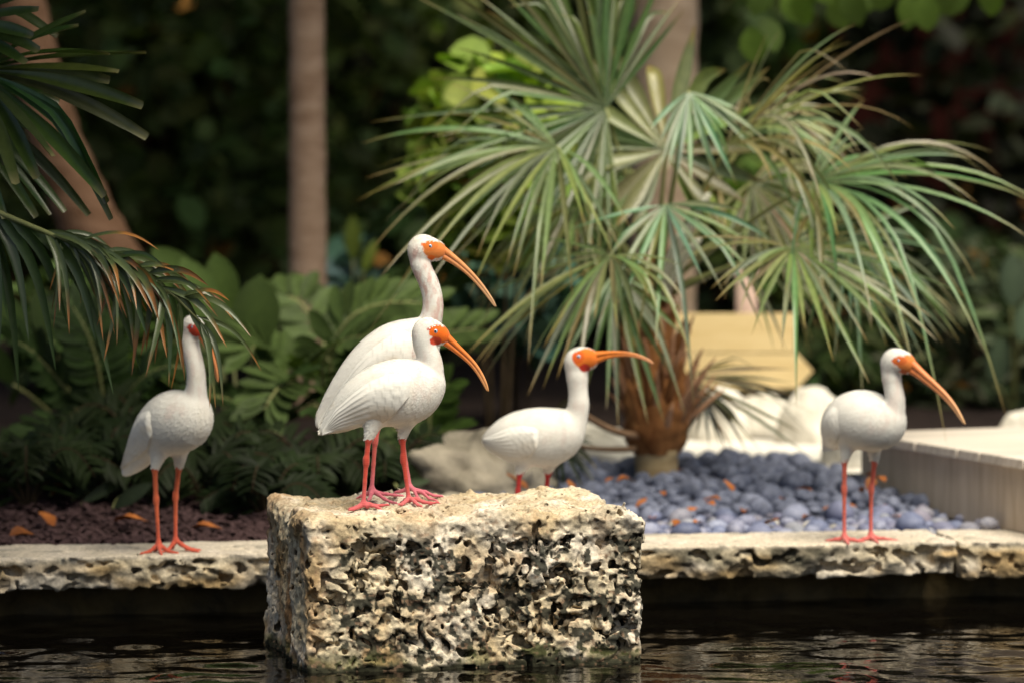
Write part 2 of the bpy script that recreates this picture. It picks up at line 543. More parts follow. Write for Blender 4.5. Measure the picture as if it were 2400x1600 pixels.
# white sand area behind the pebbles
ii, jj = np.meshgrid(np.linspace(0, 1, 70), np.linspace(0, 1, 40), indexing='ij')
sx = -0.10 + ii * 2.2
sy = 10.85 + 0.16 * sx + jj * 1.05 + 0.12 * np.sin(ii * 9) * (1 - jj)
edge = np.minimum(np.minimum(ii, 1 - ii) * 8, np.minimum(jj, 1 - jj) * 8)
sz = ground_z(sx, sy) + 0.018 * np.clip(edge, -1, 1) - 0.004 + 0.012 * fbm(np.stack([sx * 5, sy * 5, 0 * sx], -1), 3, 9) * np.clip(edge, 0, 1)
mobj('sand_path', mesh('sand_path', np.stack([sx, sy, sz], -1), grid_faces(70, 40), M['sand']), kind='structure')

# pond water
wx = np.concatenate([np.array([-60, -20, -6, -3]), np.linspace(-1.9, 1.9, 330), np.array([3, 6, 20, 60])])
wy = np.concatenate([np.array([-60, -10, 0, 4, 6]), np.linspace(6.8, 9.95, 300), np.array([10.1, 10.6])])
WX, WY = np.meshgrid(wx, wy, indexing='ij')
q = np.stack([WX, WY, 0 * WX], -1)
q = q + 0.03 * np.stack([vnoise(q * 7, 21), vnoise(q * 7, 22), 0 * WX], -1)
wz = 0.0032 * vnoise(q * np.array([8, 10, 1]), 23) + 0.0013 * vnoise(q * np.array([13, 17, 1]), 24) + 0.00035 * vnoise(q * 30, 25)
wz *= (np.abs(WX) < 2) * (WY > 6.5)
mobj('pond_water', mesh('pond_water', np.stack([WX, WY, wz], -1), grid_faces(*WX.shape), M['water']), kind='structure')

# pool wall under the coping (set back)
def stone_grid(s0, s1, z0, z1, t0, amp, seed, h=0.02):
    a = np.arange(s0, s1, h); b = np.arange(z0, z1 + h, h)
    A, B = np.meshgrid(a, b, indexing='ij')
    p = np.stack([A * 7, B * 7, 0 * A], -1)
    T = t0 + amp * fbm(p, 4, seed)
    V = np.stack([L0.x + LE.x * A + LN.x * T, L0.y + LE.y * A + LN.y * T, B], -1)
    return V.reshape(-1, 3), grid_faces(*A.shape)
V, F = stone_grid(-3.5, 3.5, -0.35, 0.15, 0.215, 0.035, 31)
mobj('pool_wall', mesh('pool_wall', V, F, M['wet_wall']), label='dark wet stone pool wall under the overhanging coping slabs', cat='wall')

# ------------------------------------------------------------------ coping slabs
CREAM = np.array([0.62, 0.52, 0.37]); TAN = np.array([0.44, 0.29, 0.13]); GREY = np.array([0.20, 0.195, 0.165]); DARK = np.array([0.045, 0.048, 0.036])
ORANGE = np.array([0.36, 0.17, 0.055]); PALE = np.array([0.70, 0.62, 0.52])
def coping(s0, s1, z_top, thick, depth, seed, label, dark_at=None, rot=0.0, t0=0.0, h=0.0045, end_round=0.02):
    Lx = s1 - s0
    lo = np.array([-0.03, -0.03, -0.02]); hi = np.array([Lx + 0.03, depth + 0.02, thick + 0.012])
    g = SDF(lo, hi, h)
    X, Y, Z = np.meshgrid(*g.ax, indexing='ij')
    full = np.maximum.reduce([-Y, Y - depth, -Z, Z - thick, -X, X - Lx]).astype(np.float32)
    msk = (full > -0.066) & (full < 0.03) & ((Y < 0.1) | (full > -0.02))
    X, Y, Z = X[msk], Y[msk], Z[msk]
    p = np.stack([X, Y, Z], -1) + seed * 3.1
    # rounded box, front and underside eaten away
    front = 0.014 * fbm(p * np.array([9, 9, 9]), 2, seed) + 0.013 * fbm(p * np.array([26, 26, 34]), 3, seed + 4)
    front = front + 0.020 * np.clip((0.6 * thick - Z) / thick, 0, 1)        # tapers back towards the underside
    front = front - 0.003
    under = 0.010 * fbm(p * np.array([14, 14, 3]), 3, seed + 9) + 0.006 * fbm(p * 40, 2, seed + 3)
    top = 0.0022 * fbm(p * np.array([18, 18, 5]), 3, seed + 6)
    d = np.maximum.reduce([-(Y) + front, Y - depth, -(Z) + under + 0.006, Z - thick + top,
                           -(X) + 0.012 * fbm(p * 20, 2, seed + 2), X - Lx + 0.012 * fbm(p * 20, 2, seed + 1)])
    # eroded pockets in the front face
    w = p + 0.012 * np.stack([vnoise(p * 25, seed + 11), vnoise(p * 25, seed + 12), vnoise(p * 25, seed + 13)], -1)
    cav = vnoise(w * np.array([24, 24, 40]), seed + 15) * 0.6 + vnoise(w * np.array([55, 55, 75]), seed + 16) * 0.4
    cavd = (0.10 + 1.2 * sstep(0.030, 0.06, Y) + 1.0 * sstep(thick - 0.016, thick - 0.004, Z) - cav) * 0.022
    d = np.maximum(d, -cavd)
    pock = vnoise(w * np.array([48, 60, 20]), seed + 18)
    d = np.maximum(d, -((0.50 - pock) * 0.012 + np.clip(thick - 0.006 - Z, 0, 1) * 2))
    full[msk] = d
    V, F = surface_nets(full, g.lo, h)
    c = lerp3(CREAM, PALE, sstep(-0.3, 0.5, fbm(V * 9 + seed, 3, seed)))
    c = lerp3(c, np.array([0.62, 0.54, 0.455]), 0.7 * sstep(thick - 0.012, thick - 0.003, V[:, 2]))
    f = sstep(-0.25, 0.45, fbm(V * np.array([8, 8, 14]) + 5 + seed, 3, seed + 2)) * sstep(thick - 0.008, thick - 0.03, V[:, 2])
    c = lerp3(c, TAN, 0.85 * f)
    f = sstep(0.25, 0.6, fbm(V * 22 + 9 + seed, 3, seed + 5))
    c = lerp3(c, GREY, 0.55 * f)
    if dark_at:
        for a, b in dark_at:
            m = sstep(a, a + 0.12, V[:, 0]) * sstep(b, b - 0.12, V[:, 0]) * sstep(0.25 * thick, 0.55 * thick, V[:, 2]) * sstep(thick - 0.001, thick - 0.012, V[:, 2])
            c = lerp3(c, DARK, np.clip(m * sstep(-0.35, 0.25, fbm(V * 24 + seed, 3, seed + 7)) * 0.8, 0, 1))
    o = mobj('coping_slab', mesh('coping_slab', V, F, M['coral'], cols=c), label=label, cat='stone slab')
    o.location = led(s0, t0, z_top - thick)
    o.rotation_euler = (0, 0, LED_A + rot)
    return o
coping(-1.65, 0.12, Z_L, 0.088, 0.30, 1, 'long rough coral stone coping slab edging the dark mulch bed')
coping(0.132, 1.128, Z_L, 0.090, 0.31, 5, 'coral stone coping slab with dark stained edge, in front of the blue-grey pebbles', [(0.2, 0.75)])
coping(1.145, 1.75, Z_L - 0.003, 0.098, 0.31, 8, 'coral stone coping slab running beneath the raised timber deck', rot=-0.05, t0=0.012)

# ------------------------------------------------------------------ the coral block in the water
def coral_block():
    FL = G(718, 1578, 0); FR = G(1508, 1552, 0)
    ang = math.atan2(FR.y - FL.y, FR.x - FL.x)
    W, D, Ht, sub = (FR - FL).length, 0.528, 0.345, 0.06
    h = 0.0030
    lo = np.array([-0.03, -0.03, -sub]); hi = np.array([W + 0.03, D + 0.02, Ht + 0.035])
    g = SDF(lo, hi, h)
    X = g.ax[0][:, None, None]; Y = g.ax[1][None, :, None]; Z = g.ax[2][None, None, :]
    def sm(ax, sc, seed, amp):       # low frequency wobble on coarse grid
        return amp
    # rounded box with a softer right top corner
    cx, cyy, cz = W / 2, D / 2, Ht / 2 - 0.1
    r = 0.022
    qx = np.abs(X - cx) - (W / 2 - r); qy = np.abs(Y - cyy) - (D / 2 - r); qz = (Z - Ht) + r
    S = np.sqrt(np.maximum(qx, 0) ** 2 + np.maximum(qy, 0) ** 2 + np.maximum(qz, 0) ** 2) + np.minimum(np.maximum(np.maximum(qx, qy), qz), 0) - r
    bev = ((X - W) * 0.62 + (Z - Ht) * 0.78) + 0.032       # worn right shoulder
    S = np.maximum(S, bev + 0 * Y)
    S = S.astype(np.float32)
    near = (S > -0.062) & (S < 0.04) & ((Y < 0.12) | (Z > Ht - 0.06) | (X < 0.07) | (X > W - 0.07)) & (Z > -0.03) & ((Y < 0.30) | (S > -0.03))
    idx = np.argwhere(near)
    p = (idx * h + lo).astype(np.float32)
    d = S[near]
    # large shape
    d = d + 0.009 * fbm(p * 6, 2, 40) + 0.005 * fbm(p * 19, 2, 42) + 0.0045 * fbm(p * 48, 2, 44) + 0.0028 * vnoise(p * 105, 47) + 0.007 * (np.abs(vnoise(p * 36, 46)) - 0.3)
    topness = sstep(Ht - 0.075, Ht - 0.02, p[:, 2])
    d = d - 0.018 * topness * np.clip(vnoise(p * np.array([7, 7, 2]), 49), -0.6, 1) * 0.9
    d = d + topness * (0.010 * fbm(p * 17, 3, 48) + 0.005 * fbm(p * 52, 2, 45))
    leftness = sstep(0.05, 0.012, p[:, 0]) * sstep(0.02, 0.06, p[:, 1])
    # worm-like cavities
    w = p + 0.016 * np.stack([vnoise(p * 22, 50), vnoise(p * 22, 51), vnoise(p * 22, 52)], -1)
    n1 = vnoise(w * np.array([68, 34, 64]), 53)
    n2 = vnoise(w * np.array([42, 24, 46]) + 3, 54)
    n3 = vnoise(w * 78, 55)
    rdg = 1 - np.abs(vnoise(w * np.array([33, 20, 33]) + 11, 56)) * 3.2
    cav = 0.50 * n1 + 0.34 * n2 + 0.20 * n3 + 0.26 * np.clip(rdg, -0.3, 1)
    cav = cav + 0.24 * fbm(p * 7, 2, 58)
    thr = 0.09 + 0.44 * topness + 0.26 * leftness + 0.35 * sstep(0.06, 0.0, p[:, 2])
    depth = -S[near]
    cavd = (thr - cav) * 0.028 + np.clip(depth - 0.048, 0, 1) * 2.0
    d = np.maximum(d, -cavd)
    n4 = vnoise(w * 84 + 5, 59)
    d = np.maximum(d, -((0.60 + 0.05 * topness - n4) * 0.010 + np.clip(depth - 0.010, 0, 1) * 2.0))
    out = S.copy()
    out[near] = d
    V, F = biggest_piece(*surface_nets(out, lo, h))
    # smooth a touch is not wanted: stone is crisp
    n = fbm(V * 8, 3, 60)
    c = lerp3(CREAM * 1.08, PALE * 1.08, sstep(-0.25, 0.35, n))
    # honey and rust staining
    f = sstep(0.02, 0.45, fbm(V * np.array([11, 11, 9]) + 4, 3, 62))
    lf = sstep(0.07, 0.01, V[:, 0])
    c = lerp3(c, TAN, np.clip(0.5 * f + 0.45 * lf * sstep(-0.4, 0.3, fbm(V * np.array([20, 20, 6]), 3, 63)), 0, 0.85))
    f = sstep(0.22, 0.5, fbm(V * np.array([12, 12, 7]) + 9, 3, 64)) * (0.35 + 0.65 * sstep(0.35, 0.05, V[:, 0])) + 0.5 * lf * sstep(-0.1, 0.3, fbm(V * np.array([14, 14, 6]) + 3, 3, 65))
    c = lerp3(c, ORANGE, np.clip(0.75 * f, 0, 0.9))
    # grey-black lichen patina, on the sides but hardly on the walked-on top
    side = sstep(Ht - 0.02, Ht - 0.07, V[:, 2]) * (1 - 0.75 * lf)
    f = sstep(0.02, 0.16, fbm(V * np.array([22, 22, 26]) + 2, 3, 66) * 0.6 + fbm(V * np.array([58, 58, 66]), 3, 67) * 0.85) * side
    c = lerp3(c, DARK * 0.55, 0.95 * f)
    f = sstep(0.15, 0.5, fbm(V * 30 + 6, 3, 68)) * side
    c = lerp3(c, GREY, 0.12 * f)
    tp = sstep(Ht - 0.05, Ht - 0.015, V[:, 2])
    c = lerp3(c, np.array([0.40, 0.32, 0.22]), 0.55 * tp * sstep(-0.35, 0.35, fbm(V * 26, 3, 73)))
    # green algae and wet dark band at the waterline
    wl = V[:, 2] + 0.02 * fbm(V * 14, 3, 70)
    c = lerp3(c, np.array([0.13, 0.135, 0.045]), 0.7 * sstep(0.065, 0.02, wl) * sstep(-0.3, 0.3, fbm(V * 18, 2, 71)))
    c = lerp3(c, np.array([0.035, 0.034, 0.02]), sstep(0.022, 0.008, wl))
    # crust specks
    f = sstep(0.45, 0.65, vnoise(V * 130, 72))
    c = lerp3(c, np.array([0.33, 0.20, 0.13]), 0.5 * f)
    o = mobj('coral_block', mesh('coral_block', V, F, M['coral'], cols=c), label='big pitted coral limestone block standing in the water under two birds', cat='rock')
    o.location = FL; o.rotation_euler = (0, 0, ang)
    return out, lo, h, FL, ang, Ht
BLK = coral_block()
def block_top(x, y):
    S, lo, h, FL, ang, Ht = BLK
    dx, dy = x - FL.x, y - FL.y
    u = dx * math.cos(ang) + dy * math.sin(ang); v = -dx * math.sin(ang) + dy * math.cos(ang)
    i = int(np.clip((u - lo[0]) / h, 0, S.shape[0] - 1)); j = int(np.clip((v - lo[1]) / h, 0, S.shape[1] - 1))
    col = S[max(i - 3, 0):i + 4, max(j - 3, 0):j + 4].min(axis=(0, 1))
    k = np.nonzero(col < 0)[0]
    return lo[2] + (k.max() + 0.5) * h if len(k) else 0.0

# ------------------------------------------------------------------ deck
DP1, DP2, DP3, DP4 = Vector((1.44, 9.45, 0)), Vector((0.955, 10.66, 0)), Vector((2.5, 11.35, 0)), Vector((3.0, 10.1, 0))
deck = empty('timber_deck', (1.6, 10.4, 0.17), 'low weathered timber deck beside the pebble bed', 'deck')
Z_D = 0.356
fd = (DP2 - DP1); fl = fd.length; fd.normalize()
pd = Vector((fd.y, -fd.x, 0))
nb = 11
for i in range(nb):
    a = fl * i / nb; w = fl / nb - 0.005
    V, F = box((0, 0, -0.027), (2.6 - 0.25 * (i % 3), w, 0), 0.003)
    o = mobj('plank', mesh('plank', V, F, M['wood_deck'], smooth=False), deck)
    o.matrix_world = Matrix.Translation(Vector((DP1.x, DP1.y, Z_D)) + fd * a + pd * random.uniform(-0.003, 0.003)) @ frame(pd, (0, 0, 1))
    o.parent = deck; o.matrix_parent_inverse = Matrix.Translation(-deck.location)
V, F = box((0, 0, -0.165), (fl - 0.02, 0.03, 0), 0.003)
o = mobj('fascia_board', mesh('fascia_board', V, F, M['wood_fascia'], smooth=False), deck)
o.matrix_world = Matrix.Translation(Vector((DP1.x, DP1.y, Z_D - 0.0275)) + fd * 0.01 + pd * 0.045) @ frame(fd, (0, 0, 1))
o.matrix_parent_inverse = Matrix.Translation(-deck.location)
V, F = box((0, 0, -0.165), (2.5, 0.03, 0), 0.003)
o = mobj('fascia_board', mesh('fascia_board', V, F, M['wood_fascia'], smooth=False), deck)
o.matrix_world = Matrix.Translation(Vector((DP2.x, DP2.y, Z_D - 0.0275)) + pd * 0.05 - fd * 0.06) @ frame(pd, (0, 0, 1))
o.matrix_parent_inverse = Matrix.Translation(-deck.location)
for kx, ky in ((0.12, 0.15), (0.12, 1.1), (1.4, 0.15), (1.4, 1.1)):
    V, F = box((-0.03, -0.03, -0.19), (0.03, 0.03, 0), 0.003)
    o = mobj('support', mesh('support', V, F, M['wood_fascia'], smooth=False), deck)
    o.matrix_world = Matrix.Translation(Vector((DP1.x, DP1.y, Z_D - 0.0275)) + fd * ky + pd * kx)
    o.matrix_parent_inverse = Matrix.Translation(-deck.location)

# ------------------------------------------------------------------ boulders
def boulder(loc, size, seed, mat, label, name='boulder', flat=0.3, sub=28, rough=0.22, rz=0.0):
    u = np.linspace(0, 2 * np.pi, sub * 2, endpoint=False); v = np.linspace(0.02, np.pi - 0.02, sub)
    U, Vv = np.meshgrid(u, v, indexing='ij')
    d = np.stack([np.cos(U) * np.sin(Vv), np.sin(U) * np.sin(Vv), np.cos(Vv)], -1)
    r = 1 + rough * fbm(d * 1.6 + seed * 5, 3, 80) + 0.35 * rough * fbm(d * 6 + seed, 3, 83)
    p = d * r[..., None]
    p[..., 2] = np.where(p[..., 2] < -flat, -flat, p[..., 2])
    p = p * np.asarray(size)
    ni, nj = U.shape
    a = (np.arange(ni)[:, None] * nj + np.arange(nj - 1)[None, :]); b = ((np.arange(ni) + 1) % ni)[:, None] * nj + np.arange(nj - 1)[None, :]
    F = np.stack([a.ravel(), a.ravel() + 1, b.ravel() + 1, b.ravel()], 1)
    o = mobj(name, mesh(name, p.reshape(-1, 3), F, mat), label=label, cat='rock')
    o.location = (loc[0], loc[1], loc[2] + flat * size[2]); o.rotation_euler = (0, 0, rz)
    return o
def gp(px, Y, dz=0.0):
    x = (px - 1200) / FPX * Y
    return (x, Y, float(ground_z(x, Y)) - 0.012 + dz)
boulder(gp(1115, 10.45), (0.198, 0.172, 0.139), 1, M['grey_boulder'], 'grey-beige boulder behind the pitted block, beside the level-billed bird', rough=0.5)
boulder(gp(1060, 10.2), (0.075, 0.07, 0.05), 2, M['grey_boulder'], 'small grey rounded stone at the foot of the grey-beige boulder')
boulder(gp(1315, 11.3), (0.198, 0.158, 0.099), 3, M['boulder'], 'low white rock between the level-billed bird and the fan palm')
boulder(gp(1420, 11.1), (0.112, 0.106, 0.092), 4, M['boulder'], 'white rock hung with dark strips of old palm leaf')
boulder(gp(1685, 11.9), (0.106, 0.106, 0.139), 5, M['boulder'], 'tall white boulder on the sand next to the fan palm trunk')
boulder(gp(1790, 12.15), (0.112, 0.106, 0.112), 6, M['boulder'], 'pale sloping rock at the foot of the signpost')
boulder(gp(1905, 11.8), (0.112, 0.106, 0.139), 7, M['boulder'], 'white boulder on the sand behind the bird near the deck')
boulder(gp(2005, 11.05), (0.099, 0.079, 0.132), 8, M['boulder'], 'cream rock standing against the corner of the timber deck')
boulder((1.56, 11.6, 0.235), (0.09, 0.07, 0.085), 9, M['boulder'], 'low pale rock rising behind the far edge of the deck')
boulder(gp(1765, 11.1), (0.035, 0.03, 0.03), 10, M['boulder'], 'fist-sized cream stone at the back of the pebbles')

# ------------------------------------------------------------------ pebble bed
def pebble_mesh(k):
    u = np.linspace(0, 2 * np.pi, 10, endpoint=False); v = np.linspace(0.0, np.pi, 7)[1:-1]
    U, Vv = np.meshgrid(u, v, indexing='ij')
    d = np.stack([np.cos(U) * np.sin(Vv), np.sin(U) * np.sin(Vv), np.cos(Vv)], -1).reshape(-1, 3)
    d = np.concatenate([d, [[0, 0, 1], [0, 0, -1]]])
    r = 1 + 0.16 * vnoise(d * 1.2 + k * 7.1, 90)
    p = d * r[:, None]
    F = []
    for i in range(10):
        i2 = (i + 1) % 10
        for j in range(4): F.append((i * 5 + j, i * 5 + j + 1, i2 * 5 + j + 1, i2 * 5 + j))
        F.append((50, i * 5, i2 * 5)); F.append((51, i2 * 5 + 4, i * 5 + 4))
    return p, F
PB = [pebble_mesh(k) for k in range(10)]
PBM = [mesh('pebble', p, f, M['pebble']) for p, f in PB]
PBP = [mesh('pale_pebble', p, f, M['pale_pebble']) for p, f in PB[:4]]
deck_n = Vector((-pd.x, -pd.y, 0))
def in_bed(x, y):
    s, t = st_of(x, y)
    if t < 0.315 or t > 1.62: return False
    if s < -0.06 + 0.05 * math.sin(t * 9) or s > 1.75: return False
    if (Vector((x, y, 0)) - DP1 - pd * 0.02).dot(pd) > 0: return False
    return True
spots = []
tries = 0
cell = {}
while tries < 60000:
    tries += 1
    s, t = random.uniform(-0.1, 1.35), 0.315 + 1.3 * random.random() ** 1.15
    q = led(s, t, 0)
    if not in_bed(q.x, q.y): continue
    r = random.choice((0.015, 0.018, 0.022, 0.026, 0.030, 0.034, 0.040))
    key = (int(s // 0.09), int(t // 0.09))
    ok = True
    for a in (-1, 0, 1):
        for b in (-1, 0, 1):
            for (s2, t2, r2) in cell.get((key[0] + a, key[1] + b), ()):
                if (s - s2) ** 2 + (t - t2) ** 2 < (0.80 * (r + r2)) ** 2: ok = False; break
            if not ok: break
        if not ok: break
    if not ok: continue
    cell.setdefault(key, []).append((s, t, r))
    spots.append((t, s, r))
spots.sort()
stuffV, stuffF = [], []
nst = 0
for n, (t, s, r) in enumerate(spots):
    q = led(s, t, 0)
    z = float(ground_z(q.x, q.y)) + r * 0.40 + random.uniform(-0.006, 0.016)
    sc = (r * random.uniform(1.0, 1.35), r * random.uniform(0.8, 1.05), r * random.uniform(0.62, 0.95))
    rot = (random.uniform(-0.5, 0.5), random.uniform(-0.3, 0.3), random.uniform(0, 6.28))
    mw = Matrix.LocRotScale(Vector((q.x, q.y, z)), Matrix.Rotation(rot[2], 3, 'Z') @ Matrix.Rotation(rot[0], 3, 'X'), Vector(sc))
    if n < 290:
        pale = random.random() < 0.08
        o = mobj('pebble', random.choice(PBP if pale else PBM),
                 label='pale beige pebble among the blue-grey pebbles of the bed' if pale else 'smooth blue-grey pebble in the front of the pebble bed by the coping',
                 cat='pebble', group='pale pebbles in the bed' if pale else 'blue-grey pebbles in the bed')
        o.matrix_world = mw
    else:
        p, f = PB[n % 10]
        v = np.asarray([mw @ Vector(a) for a in p])
        stuffV.append(v); stuffF += [tuple(i + nst for i in ff) for ff in f]; nst += len(v)
# lower layer seen between the top stones
for n in range(1500):
    s, t = random.uniform(-0.12, 1.6), random.uniform(0.31, 1.68)
    q = led(s, t, 0)
    if not in_bed(q.x, q.y): continue
    r = random.uniform(0.016, 0.026)
    mw = Matrix.LocRotScale(Vector((q.x, q.y, float(ground_z(q.x, q.y)) - 0.002)), Matrix.Rotation(random.uniform(0, 6), 3, 'Z'), Vector((r * 1.2, r, r * 0.7)))
    p, f = PB[n % 10]
    stuffV.append(np.asarray([mw @ Vector(a) for a in p])); stuffF += [tuple(i + nst for i in ff) for ff in f]; nst += len(p)
mobj('pebble_bed', mesh('pebble_bed', np.concatenate(stuffV), stuffF, M['bed_pebble']), label='mass of small blue-grey pebbles filling the bed', cat='pebbles', kind='stuff')
V, F = None, None
o = mobj('pebble', PBM[3], label='single stray grey pebble lying on the coping under the deck', cat='pebble')
q = G(2318, 1238, Z_L)
o.matrix_world = Matrix.LocRotScale(Vector((q.x, q.y - 0.0, Z_L + 0.013)), None, Vector((0.026, 0.021, 0.018)))

# dry leaves lying about
dlm = []
for k in range(4):
    V, F = leaf_shape(0.075, 0.034, 6, 0.5, -0.25 + 0.2 * k, 'ell', 0.12)
    dlm.append(mesh('dry_leaf', V, F, M['dry_leaf']))
def dry_leaf(px, py, z, size, label, rz=None, tilt=0.3, group=None):
    q = G(px, py, z)
    o = mobj('dry_leaf', random.choice(dlm), label=label, cat='leaf', group=group)
    rz = random.uniform(0, 6.28) if rz is None else rz
    o.location = (q.x, q.y, z); o.rotation_euler = (random.uniform(-tilt, tilt), -tilt, rz); o.scale = (size,) * 3
    return o
g = 'dry leaves on the pebbles'
for px, py in ((1655, 1178), (1690, 1170), (1790, 1228), (1600, 1205), (1490, 1190), (1395, 1170), (1420, 1130), (1950, 1190), (1745, 1200), (2020, 1155), (1560, 1160), (1530, 1215), (1640, 1225), (1720, 1150), (1835, 1170), (1880, 1215), (1905, 1150), (2085, 1190), (2120, 1215), (1455, 1215), (1345, 1150), (1590, 1235)):
    z = float(ground_z(*G(px, py, 0.19)[:2])) + 0.035
    dry_leaf(px, py, z, random.uniform(0.45, 0.8), 'small curled orange dry leaf fallen among the blue-grey pebbles', group=g)
for px, py, s, l in ((2075, 1128, 1.1, 'bright orange dry leaf beside the deck corner'),
                     (2035, 1150, 0.9, 'long tan dry leaf behind the legs of the bird near the deck'),
                     (2010, 1192, 0.8, 'rust red dry leaf between the legs of the bird near the deck'),
                     (1238, 1145, 1.0, 'broad orange dry leaf behind the legs of the level-billed bird'),
                     (1445, 1128, 0.9, 'dark rust dry leaf close to the fan palm base')):
    z = float(ground_z(*G(px, py, 0.19)[:2])) + 0.035
    dry_leaf(px, py, z - 0.006, s, l, tilt=0.3)
for px, py, s, rz, l in ((128, 1232, 1.1, 2.2, 'curled pale brown dead leaf on the dark mulch'),
                         (445, 1240, 1.1, 0.1, 'flat golden dead leaf on the mulch beside a bird\'s foot'),
                         (20, 1262, 1.3, 0.8, 'thin tan dead leaf on the mulch near the palm'),
                         (265, 1222, 1.2, 0.0, 'dull brown dead leaf lying on the mulch behind a bird')):
    q = G(px, py, 0.17)
    z = float(ground_z(q.x, q.y)) + 0.022
    dry_leaf(px, py, z, s, l, rz, 0.35)
boulder(gp(1592, 10.75), (0.042, 0.04, 0.034), 12, M['husk'], 'rust-brown rounded husk lying at the foot of the fan palm', name='husk', rough=0.1, sub=14)['category'] = 'husk'

# mulch chips
V, F, nn = [], [], 0
for k in range(5200):
    s, t = random.uniform(-1.9, 0.15), 0.30 + 0.9 * random.random() ** 1.4
    if s > -0.1 and t > 0.4: continue
    q = led(s, t, 0)
    L, w, hh = random.uniform(0.008, 0.03), random.uniform(0.004, 0.010), random.uniform(0.002, 0.006)
    R = Matrix.Rotation(random.uniform(0, 6.3), 3, 'Z') @ Matrix.Rotation(random.uniform(-0.6, 0.6), 3, 'Y')
    c = Vector((q.x, q.y, float(ground_z(q.x, q.y)) + random.uniform(0.0, 0.022)))
    for sx_, sy_, sz_ in ((-1, -1, 0), (1, -0.7, 0), (1, 0.8, 0), (-1, 1, 0), (-0.9, -0.7, 1), (0.8, -0.5, 1), (0.9, 0.6, 1), (-0.8, 0.7, 1)):
        V.append(c + R @ Vector((sx_ * L, sy_ * w, sz_ * hh)))
    F += [(nn + 4, nn + 5, nn + 6, nn + 7), (nn, nn + 1, nn + 5, nn + 4), (nn + 1, nn + 2, nn + 6, nn + 5), (nn + 2, nn + 3, nn + 7, nn + 6), (nn + 3, nn, nn + 4, nn + 7)]
    nn += 8
mobj('mulch', mesh('mulch', V, F, M['mulch'], smooth=False), label='dark purplish bark mulch behind the coping slab', cat='mulch', kind='stuff')
